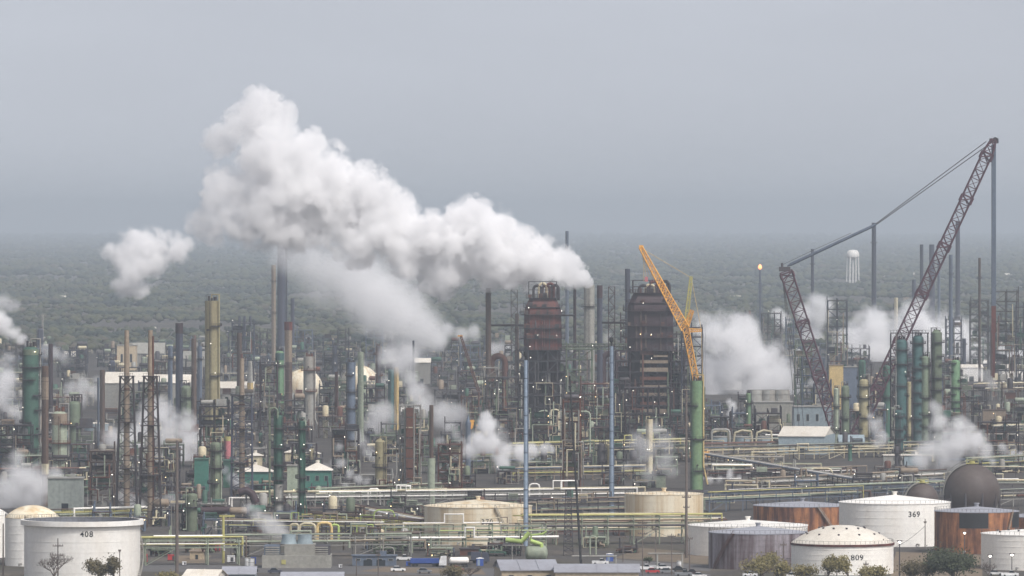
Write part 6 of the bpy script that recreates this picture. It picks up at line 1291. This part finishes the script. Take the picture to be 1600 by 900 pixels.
steam('tumbling white steam in front of the right hand green columns', [(1550, 722, 6), (1540, 705, 12), (1525, 690, 17), (1505, 690, 22), (1480, 695, 24), (1465, 660, 14), (1462, 638, 11), (1455, 700, 20), (1500, 665, 12), (1440, 720, 14), (1515, 668, 10), (1480, 722, 20)], 1580, 0.186, .085, .95, 25, lo=.35)
steam('narrow steam ribbon rising between the right hand green columns', [(1432, 622, 6), (1424, 608, 6), (1415, 596, 6), (1412, 588, 5)], 1800, 0.31, .14, .8, 26, lo=.3)
steam('soft steam left of the turquoise box', [(1378, 680, 9), (1368, 665, 11), (1372, 692, 10), (1360, 650, 7)], 1660, 0.155, .12, .9, 27, lo=.4)
steam('white steam rolls at the right edge of the plant', [(1565, 545, 8), (1572, 558, 9), (1590, 556, 12), (1610, 552, 16), (1552, 560, 6)], 2750, 0.31, .05, .9, 28, lo=.25)
steam('small steam puffs near the right edge beside the lamps', [(1595, 712, 6), (1582, 706, 7), (1570, 700, 8), (1602, 716, 6)], 1690, 0.248, .14, 1.0, 29, lo=.3)
steam('small white steam geyser right of the big green column', [(1139, 658, 3.5), (1140, 653, 4.5), (1142, 647, 5.5), (1143, 640, 6), (1144, 634, 6), (1140, 628, 5)], 1960, 0.434, .18, .8, 30, lo=.25)
steam('faint steam behind the far blue grey stacks at centre', [(700, 515, 12), (720, 520, 12), (740, 518, 11), (775, 545, 12), (795, 548, 10), (690, 530, 10)], 2700, 0.109, .05, .9, 31, lo=.4)

for lab, sp, D, dn, sd in (('thin torn steam wisp beside the tall olive column', [(352, 668, 8), (345, 655, 9), (336, 645, 8), (360, 680, 7)], 1800, .10, 41), ('pale steam wisp drifting over the right cream sphere', [(590, 585, 9), (580, 578, 10), (568, 570, 9), (600, 595, 9)], 2150, .08, 42), ('torn steam wisp around the knobbed olive column', [(586, 715, 9), (575, 705, 10), (566, 692, 10), (560, 680, 8)], 1640, .09, 43),
        ('steam wisp left of the pointed blue stack', [(722, 690, 8), (712, 680, 9), (700, 668, 9), (690, 690, 8)], 1640, .10, 44), ('steam curling up between the two coker towers', [(960, 560, 9), (955, 545, 10), (948, 530, 10), (962, 580, 8)], 2050, .06, 45), ('steam drift in front of the far right coker frame', [(1540, 590, 9), (1528, 585, 10), (1515, 580, 10), (1550, 598, 8)], 2250, .09, 46), ('faint steam wisp above the left edge plant', [(100, 560, 10), (85, 552, 11), (70, 548, 10)], 2600, .06, 47),
        ('steam wisp between the light green column and the pale grey column', [(462, 630, 8), (458, 618, 8), (468, 640, 8)], 2000, .10, 48), ('low steam roll at the foot of the lattice stacks', [(215, 790, 9), (205, 782, 10), (192, 775, 10), (250, 786, 9), (268, 780, 9)], 1430, .10, 49), ('steam wisp by the slim deep green column foot', [(500, 740, 7), (510, 730, 8), (520, 722, 8)], 1560, .08, 50), ('steam wisp in front of the red brown frame', [(690, 735, 7), (700, 725, 8), (712, 716, 8)], 1560, .08, 51), ('steam wisp beside the sand yellow building', [(1285, 628, 8), (1278, 615, 9), (1270, 600, 9)], 2150, .09, 52)):
    steam(lab, sp, D, dn, .09, .95, sd)
